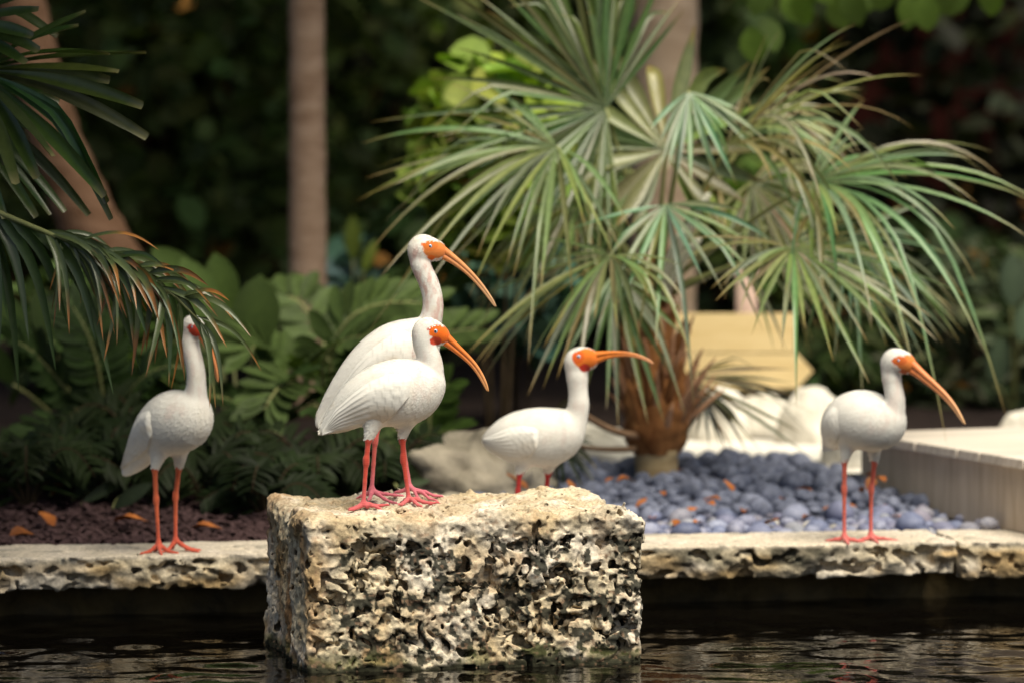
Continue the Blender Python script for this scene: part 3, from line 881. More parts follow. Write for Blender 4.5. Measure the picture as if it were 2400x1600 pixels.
# ================================================================== BIRDS
WHITE = np.array([0.77, 0.745, 0.705])
def ibis(label, D, ax, az, conv, yaw, body, neck, head, bill, eye, wing, legs, face, legcol, footcol, facecol, billcol, ground, seed, neckpink=0.3, stain=0.5, group='white ibises by the pond', darkline=0.0):
    x0, y0, sc = conv
    s = FPX / D
    X0 = (ax - 1200) / FPX * D
    gz0 = az
    ay = 300 + (CAM_Z - gz0) * s            # picture row of the ground under the bird
    cy_, sy_ = math.cos(yaw), math.sin(yaw)
    def L(zx, zy, yl=0.0):
        px, py = x0 + zx / sc, y0 + zy / sc
        return np.array([((px - ax) / s - yl * sy_) / cy_, yl, (ay - py) / s], np.float32)
    R = lambda r: r / sc / s
    def W(p):     # local to world
        return Vector((X0 + p[0] * cy_ + p[1] * sy_, D - p[0] * sy_ + p[1] * cy_, gz0 + p[2]))
    root = empty('white_ibis', (X0, D, gz0), label, 'bird', group, -yaw)
    def smooth_chain(ch):
        a = np.array(ch, np.float64); k = np.arange(len(a)); u = np.linspace(0, len(a) - 1, (len(a) - 1) * 4 + 1)
        m = np.gradient(a, axis=0)
        i = np.minimum(u.astype(int), len(a) - 2); t = (u - i)[:, None]
        h0, h1, h2, h3 = 2 * t ** 3 - 3 * t ** 2 + 1, t ** 3 - 2 * t ** 2 + t, -2 * t ** 3 + 3 * t ** 2, t ** 3 - t ** 2
        o = h0 * a[i] + h1 * m[i] + h2 * a[i + 1] + h3 * m[i + 1]
        return [(L(q[0], q[1]), R(max(q[2], 4)), q[3]) for q in o]
    st, nk, hd = smooth_chain(body), smooth_chain(neck), smooth_chain(head)
    allp = [p for p, r, k in st + nk + hd]
    rr = max(r for p, r, k in st)
    lo = np.min(allp, 0) - np.array([rr * 0.95, 0, 0]); hi = np.max(allp, 0) + np.array([rr * 0.5, 0, 0.045])
    # legs and toes decide the rest of the box
    lo[1], hi[1] = -max(rr * 1.15, 0.115), max(rr * 1.15, 0.115)
    lo[2] = -0.03
    lo[0] -= 0.012; hi[0] += 0.03
    feet = []
    for lg in legs:
        f = L(*lg['foot'], lg['y'])
        lo[0] = min(lo[0], f[0] - 0.06); hi[0] = max(hi[0], f[0] + 0.085)
    g = SDF(lo, hi, 0.0021)
    for ch, k in ((st, 0.005), (nk, 0.006), (hd, 0.006)):
        for (a, ra, ka), (b, rb, kb) in zip(ch[:-1], ch[1:]):
            g.cone(a, b, ra, rb, k, 0.5 * (ka + kb))
    inside = g.S < 0
    ny = g.S.shape[1]
    last = ny - 1 - np.argmax(inside[:, ::-1, :], axis=1)
    ymax = np.where(inside.any(axis=1), g.ax[1][last], 0.0)
    for _ in range(4):
        ymax = 0.25 * (np.roll(ymax, 1, 0) + np.roll(ymax, -1, 0) + np.roll(ymax, 1, 1) + np.roll(ymax, -1, 1))
    def ylat(x, z):
        i = np.clip((np.asarray(x) - g.lo[0]) / g.h, 0, g.n[0] - 1.001); k = np.clip((np.asarray(z) - g.lo[2]) / g.h, 0, g.n[2] - 1.001)
        i0, k0 = np.floor(i).astype(int), np.floor(k).astype(int); fi, fk = i - i0, k - k0
        return (ymax[i0, k0] * (1 - fi) + ymax[np.minimum(i0 + 1, g.n[0] - 1), k0] * fi) * (1 - fk) + (ymax[i0, np.minimum(k0 + 1, g.n[2] - 1)] * (1 - fi) + ymax[np.minimum(i0 + 1, g.n[0] - 1), np.minimum(k0 + 1, g.n[2] - 1)] * fi) * fk
    # legs
    red = []
    for lg in legs:
        yl = lg['y']
        hip, th, kn, ft = L(*lg['hip'], yl), L(*lg['thigh'], yl), L(*lg['knee'], yl), L(*lg['foot'], yl)
        hip2 = hip.copy(); hip2[1] *= 0.7
        g.cone(hip2, th, 0.024, 0.0085, 0.014, 1.0)
        q = W(ft); gz = ground(q.x, q.y) - gz0
        ft[2] = max(min(ft[2], gz + 0.03), gz + 0.010)
        g.cone(th + np.array([0, 0, 0.012]), th * 0.5 + kn * 0.5, 0.0072, 0.0058, 0.003)
        g.cone(th * 0.5 + kn * 0.5, kn, 0.0058, 0.0064, 0.003)
        g.cone(kn + np.array([0, 0, 0.006]), kn - np.array([0, 0, 0.006]), 0.0078, 0.0076, 0.003)
        m = kn * 0.5 + ft * 0.5
        g.cone(kn, m, 0.0060, 0.0049, 0.003); g.cone(m, ft, 0.0049, 0.0054, 0.003)
        g.cone(ft, ft - np.array([0, 0, 0.003]), 0.0076, 0.0072, 0.003)
        for deg, ln in lg['toes']:
            a = math.radians(deg)
            d = np.array([math.cos(a), math.sin(a), 0], np.float32)
            prev, pr = ft - np.array([0, 0, 0.002]), 0.0056
            nseg = 4
            for j in range(1, nseg + 1):
                f = j / nseg
                bend = math.radians(7 * math.sin(deg + j * 2.1))
                d = np.array([d[0] * math.cos(bend) - d[1] * math.sin(bend), d[0] * math.sin(bend) + d[1] * math.cos(bend), 0], np.float32)
                nx = prev + d * (ln / nseg)
                wq = W(nx)
                gg = ground(wq.x, wq.y) - gz0
                gg = max(gg, prev[2] - 0.016)
                r1 = 0.0056 * (1 - f) + 0.0031 * f
                nx[2] = gg + r1 * (0.9 if j < nseg else 0.7) + (0.0022 if j in (1, 2) else 0)
                nx[2] = max(nx[2], g.lo[2] + 0.006)
                g.cone(prev, nx, pr, r1, 0.003)
                g.cone(nx, nx, r1 * 1.13, r1 * 1.13, 0.0015)
                prev, pr = nx, r1
            claw = prev + d * 0.008; claw[2] = max(prev[2] - 0.003, g.lo[2] + 0.005)
            g.cone(prev, claw, 0.0026, 0.0012, 0.001)
        red.append((th, kn, ft))
    V, F = surface_nets(g.S, g.lo, g.h)
    # relax the voxel steps
    ea = np.concatenate([F[:, k] for k in range(4)] + [F[:, (k + 1) % 4] for k in range(4)])
    eb = np.concatenate([F[:, (k + 1) % 4] for k in range(4)] + [F[:, k] for k in range(4)])
    ec = np.bincount(ea, minlength=len(V)).astype(np.float32)
    for _ in range(4):
        V = 0.5 * V + 0.5 * np.stack([np.bincount(ea, V[eb, q], len(V)) for q in range(3)], 1).astype(np.float32) / ec[:, None]
    # colours
    thz = np.mean([t[0][2] for t in red])
    nz = fbm(V * 38 + seed, 3, seed)
    nz2 = fbm(V * np.array([14, 20, 30]) + seed * 2, 3, seed + 1)
    c = np.tile(WHITE, (len(V), 1)).astype(np.float32)
    c = lerp3(c, np.array([0.66, 0.57, 0.45]), stain * 0.55 * sstep(0.05, 0.6, nz2))
    npts = np.array([p for p, r, k in nk])
    dn = np.min(np.linalg.norm(V[:, None, [0, 2]] - npts[None][:, :, [0, 2]], axis=2), axis=1)
    m = sstep(0.045, 0.02, dn) * sstep(-0.25, 0.45, fbm(V * np.array([90, 90, 35]) + seed, 3, seed + 3))
    c = lerp3(c, np.array([0.62, 0.42, 0.38]), neckpink * m)
    hm = np.zeros(len(V), np.float32)
    jit = 0.0022 * fbm(V * 190, 2, seed + 4)
    for a, b, ra, rb, col, amt in face:
        p = L(a, b)
        dd = np.sqrt(((V[:, 0] - p[0]) * cy_ / R(ra)) ** 2 + ((V[:, 2] - p[2]) / R(rb)) ** 2) + jit / R(ra)
        w = sstep(1.06, 0.94, dd) * amt
        c = lerp3(c, np.asarray(col), w)
    dl = np.full(len(V), 9.0)
    tz = np.full(len(V), -9.0)
    for th, kn, ft in red:
        for a, b in ((th, kn), (kn, ft)):
            ab = b - a
            t = np.clip(((V - a) @ ab) / (ab @ ab), 0, 1)
            d = np.linalg.norm(V - a - t[:, None] * ab, axis=1)
            tz = np.where(d < dl, th[2], tz)
            dl = np.minimum(dl, d)
    isred = (((dl < 0.02) & (V[:, 2] < tz + 0.004 + 0.004 * nz)) | (V[:, 2] < 0.035))
    hgt = np.clip(V[:, 2] / max(thz, 0.05), 0, 1)
    lc = lerp3(np.asarray(footcol), np.asarray(legcol), sstep(0.12, 0.5, hgt))
    band = np.sin(V[:, 2] * 1400 + 3 * nz)
    lc = lc * (1 + 0.10 * band + 0.22 * nz)[:, None]
    c[isred] = np.clip(lc[isred], 0.01, 1)
    mobj('body', mesh('ibis_body', V, F, M['feather'], cols=c), root)
    # contour feathers lying over the skin
    rf = np.random.default_rng(seed)
    pick = rf.choice(len(F), 15000)
    q0, q1, q2 = V[F[pick, 0]], V[F[pick, 1]], V[F[pick, 2]]
    fc = c[F[pick, 0]]
    nn_ = np.cross(q1 - q0, q2 - q0); nn_ /= np.linalg.norm(nn_, axis=1)[:, None] + 1e-9
    white = (fc[:, 1] > 0.33) & (q0[:, 2] > thz + 0.006)
    q0, nn_, fc = q0[white], nn_[white], fc[white]
    hz = np.mean([p[2] for p, r, k in nk[len(nk) // 2:]])
    onneck = sstep(hz - 0.16, hz - 0.08, q0[:, 2])
    flow = np.stack([-0.8 + 0.6 * onneck, 0 * onneck, -0.55 - 0.6 * onneck], 1) + rf.normal(size=q0.shape) * 0.10
    flow -= nn_ * np.sum(flow * nn_, 1)[:, None]; flow /= np.linalg.norm(flow, axis=1)[:, None] + 1e-9
    sd_ = np.cross(nn_, flow)
    ln = (rf.uniform(0.007, 0.014, len(q0)) * (1 - 0.45 * onneck))[:, None]; wd = ln * 0.20
    lift = rf.uniform(0.0001, 0.0007, len(q0))[:, None]
    TV = np.stack([q0 - nn_ * 0.0006, q0 + flow * ln * 0.55 - sd_ * wd + nn_ * lift * 0.6, q0 + flow * ln + nn_ * lift * 0.7, q0 + flow * ln * 0.55 + sd_ * wd + nn_ * lift * 0.6], 1).reshape(-1, 3)
    TF = np.arange(len(TV)).reshape(-1, 4)
    TC = np.repeat(np.clip(fc * rf.uniform(0.97, 1.03, (len(fc), 1)), 0, 0.85), 4, axis=0)
    mobj('plumage', mesh('plumage', TV, TF, M['feather'], cols=TC), root, kind='stuff')
    # folded wings
    if wing:
        top = np.array([L(a, b) for a, b in wing['top']]); bot = np.array([L(a, b) for a, b in wing['bot']])
        NU, NV = 90, 42
        def interp(P_, u):
            k = np.linspace(0, 1, len(P_))
            f = lambda q: np.interp(u, k, q)
            # smooth the polyline
            xs = np.stack([f(P_[:, i]) for i in range(3)], -1)
            for _ in range(6):
                xs[1:-1] = 0.5 * xs[1:-1] + 0.25 * (xs[:-2] + xs[2:])
            return xs
        u = np.linspace(0, 1, NU)
        T, B = interp(top, u), interp(bot, u)
        v = np.linspace(0, 1, NV)
        X = T[:, None, 0] * (1 - v) + B[:, None, 0] * v
        Z = T[:, None, 2] * (1 - v) + B[:, None, 2] * v
        Yb = np.maximum(ylat(X, Z), 0.007)
        for _ in range(3):
            Yb[1:-1, 1:-1] = 0.25 * (Yb[:-2, 1:-1] + Yb[2:, 1:-1] + Yb[1:-1, :-2] + Yb[1:-1, 2:])
        Ug, Vg = np.meshgrid(u, v, indexing='ij')
        uf = sstep(0.0, wing.get('fade', 0.16), Ug)
        uf = np.maximum(uf, wing.get('edge', 0.55) * sstep(0.3, 0.95, Vg) * sstep(0.0, 0.10, Ug))
        off = 0.0085 * uf * sstep(0.0, 0.34, Vg) - 0.003 * (1 - uf * sstep(0.0, 0.16, Vg))
        row = np.floor(Vg * 7 + 0.8 * Ug)
        saw = (Ug * 11 + 0.5 * (row % 2) + 0.2 * np.sin(row * 3)) % 1
        cov = sstep(0.62, 0.45, Ug) * sstep(0.04, 0.2, Ug)
        off = off + 0.0008 * cov * saw + 0.0020 * (1 - cov) * sstep(0.05, 0.3, Ug) * ((Vg * 8 + 0.6 * np.sin(Ug * 2)) % 1)
        wv = []
        for sgn in (1, -1):
            A = np.stack([X, sgn * (Yb + off), Z], -1)
            lip = np.stack([X[:, -1], sgn * np.maximum(Yb[:, -1] - 0.008, 0.001), Z[:, -1]], -1)[:, None]
            A = np.concatenate([A, lip], 1)
            Fw = grid_faces(NU, NV + 1)
            if sgn > 0: Fw = Fw[:, ::-1]
            pts = A.reshape(-1, 3)
            wc = np.tile(WHITE, (len(pts), 1)).astype(np.float32)
            n3 = fbm(pts * np.array([16, 16, 40]) + seed * 3, 3, seed + 6)
            ue = np.repeat(u, NV + 1); ve = np.tile(np.append(v, 1.0), NU)
            wc = lerp3(wc, np.array([0.60, 0.50, 0.38]), stain * sstep(0.0, 0.55, n3) * sstep(0.25, 0.6, ve) * sstep(0.98, 0.6, ue))
            wc = lerp3(wc, np.array([0.62, 0.60, 0.58]), 0.35 * sstep(0.6, 1.0, ue))
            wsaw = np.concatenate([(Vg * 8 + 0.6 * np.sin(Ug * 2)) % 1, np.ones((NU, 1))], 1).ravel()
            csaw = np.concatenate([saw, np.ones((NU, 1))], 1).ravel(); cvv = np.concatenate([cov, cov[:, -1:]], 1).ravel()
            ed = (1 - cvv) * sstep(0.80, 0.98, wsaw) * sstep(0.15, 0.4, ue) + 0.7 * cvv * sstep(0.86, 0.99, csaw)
            wc = wc * (1 - 0.20 * ed)[:, None]  # grey shading lines along the feather edges, painted into the wing colour
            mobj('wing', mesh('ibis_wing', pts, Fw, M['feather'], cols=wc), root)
    # bill: two mandibles
    pts = [L(a, b) for a, b, r in bill]; rad = [R(r) for a, b, r in bill]
    k = np.linspace(0, 1, len(pts)); uu = np.linspace(0, 1, 40)
    C = np.stack([np.interp(uu, k, [p[i] for p in pts]) for i in range(3)], -1)
    rb = np.interp(uu, k, rad)
    for _ in range(10):
        C[1:-1] = 0.5 * C[1:-1] + 0.25 * (C[:-2] + C[2:]); rb[1:-1] = 0.5 * rb[1:-1] + 0.25 * (rb[:-2] + rb[2:])
    tn = np.gradient(C, axis=0); tn /= np.linalg.norm(tn, axis=1)[:, None]
    nrm = np.stack([-tn[:, 2], 0 * tn[:, 0], tn[:, 0]], -1)
    bm = bpy.data.objects.new('bill', None)
    link(bm, root)
    for nm, off_, rs in (('upper_mandible', 0.40, 0.60), ('lower_mandible', -0.44, 0.54)):
        if nm == 'lower_mandible': sl = slice(0, 39)
        else: sl = slice(0, 40)
        Cc = (C + nrm * (rb * off_)[:, None])[sl]; r2 = (rb * rs)[sl]
        seg = 14
        Vb, Fb, cb = [], [], []
        for i in range(len(Cc)):
            for q in range(seg):
                a = 2 * math.pi * q / seg
                Vb.append(Cc[i] + nrm[i] * (r2[i] * math.sin(a)) + np.array([0, r2[i] * 0.98 * math.cos(a), 0]))
                f = i / 39
                groove = sstep(0.5, 0.0, abs(math.sin(a) + (0.8 if off_ > 0 else -0.8)))
                col = lerp3(np.asarray(billcol[0]), np.asarray(billcol[1]), sstep(0.0, 0.35, f))
                col = lerp3(col, np.asarray(billcol[2]), sstep(0.35, 0.9, f))
                col = lerp3(col, np.array([0.16, 0.05, 0.04]), darkline * groove * sstep(0.08, 0.3, f) * sstep(0.95, 0.6, f))
                cb.append(col)
        for i in range(len(Cc) - 1):
            for q in range(seg):
                q2 = (q + 1) % seg
                Fb.append((i * seg + q, i * seg + q2, (i + 1) * seg + q2, (i + 1) * seg + q))
        Fb.append(tuple(range(seg))[::-1]); Fb.append(tuple((len(Cc) - 1) * seg + q for q in range(seg)))
        mobj(nm, mesh(nm, np.array(Vb), Fb, M['bill'], cols=np.array(cb)), bm)
    # eyes: ball with pupil, pale iris and dark rim
    ex, ez, er = eye
    e = L(ex, ez); r = R(er)
    yb = float(ylat(e[0], e[2]))
    for sgn in (-1, 1):
        Ve, Fe, ce = [(0, sgn * r, 0)], [], [(0.008, 0.008, 0.01)]
        nr, ns = 12, 20
        for i in range(1, nr):
            th = math.pi * 0.62 * i / nr
            for q in range(ns):
                a = 2 * math.pi * q / ns
                Ve.append((r * math.sin(th) * math.cos(a), sgn * r * math.cos(th), r * math.sin(th) * math.sin(a)))
                f = math.sin(th)
                ce.append((0.008, 0.008, 0.012) if f < 0.38 else ((0.42, 0.55, 0.72) if f < 0.74 else (0.04, 0.03, 0.04)))
        for q in range(ns): Fe.append((0, 1 + q, 1 + (q + 1) % ns))
        for i in range(nr - 2):
            for q in range(ns):
                q2 = (q + 1) % ns
                Fe.append((1 + i * ns + q, 1 + (i + 1) * ns + q, 1 + (i + 1) * ns + q2, 1 + i * ns + q2))
        o = mobj('eye', mesh('eye', Ve, Fe, M['eye'], cols=np.array(ce)), root)
        o.location = (e[0], sgn * (yb - 0.62 * r), e[2])
    return root

FT = [(-50, 0.048), (-4, 0.060), (46, 0.050), (172, 0.032)]
FO = (0.76, 0.135, 0.012); FR_ = (0.52, 0.045, 0.015)
led_g = lambda x, y: Z_L - 0.001
zA = (700.0, 520.0, 2.148)
# front bird on the block
gA = block_top((903 - 1200) / FPX * 8.63, 8.63)
ibis('shorter white ibis with vivid orange-red face standing on the pitted block', 8.63, 903, 0.342, zA, 0.0,
     [(116, 1058, 6, .5), (150, 1025, 30, .5), (215, 980, 72, .62), (300, 915, 112, .75), (390, 878, 146, .82), (480, 860, 164, .84), (560, 850, 156, .84), (625, 815, 112, .84)],
     [(610, 830, 108, .84), (655, 770, 68, .9), (662, 720, 57, .95), (652, 670, 53, 1), (634, 620, 52, 1), (632, 575, 56, .95)],
     [(636, 560, 62, .80), (650, 545, 57, .78), (690, 560, 47, .72), (720, 578, 38, .72)],
     [(700, 566, 36), (730, 582, 35), (752, 601, 30.5), (790, 634, 24.5), (830, 668, 20.5), (870, 705, 18), (903, 748, 16), (928, 792, 14), (945, 831, 11), (953, 853, 5)],
     (688, 548, 14.5),
     dict(top=[(600, 765), (540, 738), (440, 735), (350, 772), (265, 845), (180, 930), (117, 1048)],
          bot=[(575, 850), (530, 905), (470, 975), (405, 1022), (320, 1030), (220, 1042), (117, 1070)]),
     [dict(y=-0.030, hip=(385, 985), thigh=(352, 1096), knee=(340, 1200), foot=(326, 1418), toes=[(-150, 0.034), (-35, 0.052), (14, 0.055), (158, 0.034)]),
      dict(y=0.004, hip=(545, 975), thigh=(523, 1092), knee=(525, 1195), foot=(552, 1412), toes=[(-112, 0.050), (-62, 0.064), (-6, 0.066), (120, 0.036)])],
     [(722, 566, 46, 42, FO, 1), (694, 547, 38, 34, FO, 1), (690, 597, 30, 22, FR_, 1), (655, 537, 12, 8, FR_, .8)],
     (0.52, 0.065, 0.045), (0.56, 0.11, 0.12), None, [(0.74, 0.12, 0.012), (0.76, 0.19, 0.03), (0.72, 0.34, 0.14)],
     lambda x, y: max(min(block_top(x, y), 0.36), 0.315), 3, neckpink=0.3, stain=0.6, darkline=0.75)
# tall bird behind it
ibis('taller white ibis with pinkish mottled neck standing on the pitted block', 8.87, 905, 0.342, zA, 0.0,
     [(93, 1028, 8, .5), (125, 985, 32, .5), (185, 920, 66, .6), (260, 850, 102, .72), (345, 770, 132, .8), (430, 705, 152, .84), (510, 660, 158, .84), (580, 620, 130, .84)],
     [(580, 610, 120, .84), (645, 535, 60, .9), (668, 480, 50, .95), (676, 420, 46.5, 1), (670, 360, 45, 1), (652, 300, 45, 1), (626, 245, 44, 1), (608, 195, 47, .95)],
     [(607, 165, 50, .85), (622, 133, 64, .78), (665, 138, 50, .72), (700, 147, 42, .72)],
     [(690, 140, 42), (718, 152, 37), (745, 166, 28), (800, 204, 22), (850, 247, 17.5), (890, 288, 15.5), (930, 336, 13.5), (962, 381, 11.5), (985, 415, 8.5), (992, 428, 4)],
     (662, 121, 13),
     dict(top=[(600, 560), (540, 520), (460, 535), (370, 600), (280, 700), (190, 845), (95, 1010)],
          bot=[(590, 680), (540, 740), (470, 820), (390, 900), (300, 960), (200, 1000), (97, 1040)]),
     [dict(y=-0.02, hip=(450, 830), thigh=(412, 985), knee=(384, 1098), foot=(367, 1340), toes=[(-100, 0.042), (-40, 0.075), (8, 0.07), (160, 0.036)]),
      dict(y=0.025, hip=(520, 830), thigh=(503, 985), knee=(517, 1100), foot=(556, 1342), toes=[(-62, 0.05), (-25, 0.066), (10, 0.075), (165, 0.036)])],
     [(690, 140, 62, 42, (0.66, 0.20, 0.05), 1), (665, 118, 40, 26, (0.62, 0.16, 0.03), 1), (668, 178, 20, 12, FO, 1), (628, 112, 12, 8, FO, .8)],
     (0.58, 0.11, 0.10), (0.60, 0.15, 0.20), None, [(0.74, 0.17, 0.025), (0.70, 0.29, 0.11), (0.66, 0.40, 0.22)],
     lambda x, y: max(min(block_top(x, y), 0.365), 0.32), 13, neckpink=0.95, stain=0.75, darkline=0.55)
# bird behind the block, bill held level
zC = (1100.0, 780.0, 3.7326)
ibis('white ibis holding its bill out level, standing behind the pitted block', 9.60, 1262, Z_L, zC, math.radians(14),
     [(140, 925, 12, .5), (180, 935, 45, .55), (240, 940, 105, .7), (330, 930, 165, .8), (440, 922, 222, .84), (570, 915, 248, .86), (700, 908, 246, .86), (800, 875, 205, .86)],
     [(800, 880, 200, .86), (885, 800, 130, .88), (935, 720, 92, .92), (955, 620, 85, .95), (952, 520, 76, 1), (947, 430, 80, 1), (942, 350, 92, .95)],
     [(940, 300, 98, .84), (950, 240, 104, .78), (1010, 222, 88, .72), (1050, 222, 75, .72)],
     [(1030, 225, 80), (1065, 222, 72), (1110, 205, 53), (1200, 183, 36), (1300, 170, 26), (1400, 173, 20), (1480, 190, 17.5), (1550, 220, 15), (1590, 243, 11), (1604, 254, 5)],
     (972, 200, 24),
     dict(top=[(690, 830), (600, 790), (480, 770), (370, 790), (280, 840), (200, 890), (130, 925)],
          bot=[(660, 920), (640, 990), (590, 1060), (500, 1110), (380, 1090), (250, 1030), (140, 960)]),
     [dict(y=-0.02, hip=(490, 1080), thigh=(440, 1240), knee=(425, 1400), foot=(415, 1770), toes=FT),
      dict(y=0.02, hip=(730, 1080), thigh=(690, 1240), knee=(675, 1400), foot=(655, 1760), toes=FT)],
     [(1030, 215, 105, 88, (0.68, 0.16, 0.02), 1), (968, 200, 52, 56, (0.60, 0.10, 0.015), 1), (1025, 295, 42, 36, (0.45, 0.025, 0.012), 1)],
     (0.42, 0.03, 0.03), (0.46, 0.04, 0.05), None, [(0.68, 0.16, 0.02), (0.72, 0.20, 0.03), (0.72, 0.33, 0.16)],
     led_g, 23, neckpink=0.25, stain=0.3, darkline=0.3)
# bird near the deck
zD = (1900.0, 790.0, 2.958)
ibis('white ibis on the coping near the deck, bill pointing down', 9.60, 2012, Z_L, zD, math.radians(36),
     [(128, 770, 14, .4), (165, 720, 50, .5), (200, 650, 120, .75), (265, 590, 172, .9), (340, 572, 200, .95), (420, 580, 196, .95), (490, 590, 165, .9), (525, 560, 128, .9)],
     [(515, 560, 125, .9), (560, 500, 78, .95), (574, 430, 63, .98), (567, 370, 58, 1), (556, 310, 57, 1), (548, 250, 64, 1)],
     [(550, 215, 68, .9), (566, 160, 84, .84), (620, 160, 70, .76), (655, 175, 55, .74)],
     [(640, 170, 58), (672, 183, 53), (712, 216, 41), (780, 275, 33), (850, 335, 28), (910, 396, 24.5), (955, 456, 21), (990, 517, 16.5), (1010, 552, 11), (1020, 566, 5)],
     (621, 146, 15),
     dict(fade=0.4, edge=0.15, top=[(330, 480), (280, 440), (225, 450), (180, 500), (150, 580), (130, 670), (118, 780)],
          bot=[(330, 590), (300, 660), (262, 715), (225, 760), (195, 790), (160, 800), (124, 805)]),
     [dict(y=-0.030, hip=(262, 700), thigh=(240, 862), knee=(238, 1060), foot=(240, 1375), toes=[(-160, 0.045), (-52, 0.062), (26, 0.048), (100, 0.034)]),
      dict(y=0.030, hip=(465, 700), thigh=(455, 872), knee=(432, 1062), foot=(430, 1372), toes=[(-120, 0.042), (-45, 0.055), (30, 0.065), (130, 0.034)])],
     [(672, 165, 56, 60, (0.68, 0.20, 0.05), 1), (627, 146, 40, 34, (0.62, 0.13, 0.03), 1), (640, 222, 22, 18, (0.62, 0.13, 0.04), 1)],
     (0.58, 0.12, 0.085), (0.60, 0.14, 0.13), None, [(0.74, 0.17, 0.04), (0.74, 0.25, 0.09), (0.74, 0.43, 0.22)],
     led_g, 33, neckpink=0.3, stain=0.3, darkline=0.15)
# bird at the left, head behind the palm leaf
zE = (220.0, 720.0, 2.6138)
ibis('white ibis at the mulch edge with its head hidden behind palm leaf tips', 9.36, 385, Z_L, zE, math.radians(38),
     [(150, 1040, 10, .4), (190, 1000, 40, .5), (245, 925, 85, .65), (310, 830, 118, .8), (400, 750, 165, .88), (490, 700, 190, .9), (570, 680, 168, .9), (610, 610, 110, .9)],
     [(605, 610, 105, .9), (630, 530, 66, .95), (636, 460, 54, 1), (634, 390, 51, 1), (618, 310, 51, 1), (596, 230, 52, 1), (590, 160, 54, .95)],
     [(592, 150, 54, .9), (612, 105, 58, .82), (640, 120, 46, .74), (655, 140, 36, .72)],
     [(645, 130, 38), (665, 150, 33), (690, 185, 27), (720, 240, 22), (745, 300, 18), (762, 360, 15), (772, 410, 12), (776, 440, 5)],
     (640, 110, 12),
     dict(fade=0.2, edge=0.4, top=[(485, 630), (430, 600), (360, 620), (300, 690), (250, 790), (205, 890), (160, 985)],
          bot=[(490, 720), (460, 790), (410, 860), (350, 900), (280, 940), (230, 965), (166, 1010)]),
     [dict(y=-0.030, hip=(395, 850), thigh=(370, 995), knee=(378, 1180), foot=(393, 1440), toes=[(-110, 0.045), (-40, 0.055), (20, 0.05), (150, 0.034)]),
      dict(y=0.030, hip=(545, 840), thigh=(512, 992), knee=(488, 1165), foot=(486, 1432), toes=[(-95, 0.045), (10, 0.066), (36, 0.06), (150, 0.034)])],
     [(660, 130, 36, 40, FR_, 1), (645, 110, 26, 22, (0.52, 0.05, 0.03), 1)],
     (0.62, 0.125, 0.055), (0.58, 0.10, 0.06), None, [(0.58, 0.10, 0.03), (0.66, 0.18, 0.05), (0.62, 0.25, 0.10)],
     led_g, 43, neckpink=0.3, stain=0.45)

# ================================================================== PLANTS
def fan_blade(hub, axis, nrm, L, nseg=24, spread=110, wmax=0.022, droop=0.2, split=0.33, stiff=2.0, seed=0, col=(0.10, 0.17, 0.055), tip=(0.30, 0.19, 0.07), cup=0.12, rows=9, jit=0.1, blunt=False, tipfrac=0.08, back=1.0):
    """one pleated fan leaf: segments joined at the hub, split and drooping outwards; coordinates relative to hub"""
    rd = random.Random(seed)
    ax = Vector(axis).normalized(); n = Vector(nrm); n = (n - ax * n.dot(ax)).normalized()
    sd = n.cross(ax)
    V, F, Cc = [Vector((0, 0, 0))], [], [col]
    sp = math.radians(spread)
    for i in range(nseg):
        a = -sp + 2 * sp * (i + 0.5 + rd.uniform(-0.45, 0.45)) / nseg
        rel = abs(a) / sp
        Li = L * (1 - 0.28 * rel ** 2) * (1 + rd.uniform(-jit, jit))
        d0 = (ax * math.cos(a) + sd * math.sin(a) + n * (cup * (0.4 + rel) + rd.uniform(-0.22, 0.22))).normalized()
        dr = droop * (0.35 + 1.3 * rd.random()) * (0.35 + 0.65 * (1 - abs(d0.z)))
        kink = rd.random() < 0.14
        tw = rd.uniform(-1.1, 1.1)
        cc = [c * (0.78 + 0.44 * rd.random()) for c in col]
        yel = rd.random() ** 3 * 0.5
        cc = [cc[0] * (1 + yel), cc[1] * (1 + 0.3 * yel), cc[2] * (1 - 0.3 * yel)]
        half = math.tan(sp / nseg) * 1.02
        rowsidx = []
        prevp = Vector((0, 0, 0))
        for j in range(1, rows + 1):
            t = j / rows
            tt = t ** 0.9
            g = dr * Li * tt ** stiff
            if kink and t > 0.6: g += (t - 0.6) * Li * 0.7
            p = d0 * (Li * tt * (1 - 0.18 * dr * tt)) + Vector((0, 0, -g))
            tg = (p - prevp).normalized(); prevp = p
            w = min(Li * tt * half, wmax * 0.5)
            if t > split:
                f = (t - split) / (1 - split)
                w = wmax * 0.5 * ((1 - f ** 1.6) if not blunt else (1 - 0.45 * f ** 2))
                w = min(w, Li * tt * half)
            s2 = tg.cross(n if abs(tg.dot(n)) < 0.95 else ax)
            s2.normalize()
            m2 = s2.cross(tg)
            s2 = (s2 * math.cos(tw * t) + m2 * math.sin(tw * t)).normalized(); m2 = s2.cross(tg)
            k = len(V)
            fold = 0.55 * w
            if j == rows and not blunt:
                V.append(p); rowsidx.append((k,))
                Cc.append(tip)
            else:
                V += [p - s2 * w, p - m2 * fold, p + s2 * w]
                rowsidx.append((k, k + 1, k + 2))
                f = float(sstep(1 - tipfrac * 2.2, 1 - tipfrac * 0.5, t))
                c2 = [cc[q] * (1 - f) + tip[q] * f for q in range(3)]
                Cc += [c2, [x * 1.12 for x in c2], c2]
        r0 = rowsidx[0]
        F += [(0, r0[0], r0[1]), (0, r0[1], r0[2])]
        for ra, rb in zip(rowsidx[:-1], rowsidx[1:]):
            if len(rb) == 3: F += [(ra[0], rb[0], rb[1], ra[1]), (ra[1], rb[1], rb[2], ra[2])]
            else: F += [(ra[0], rb[0], ra[1]), (ra[1], rb[0], ra[2])]
    return V, F, Cc

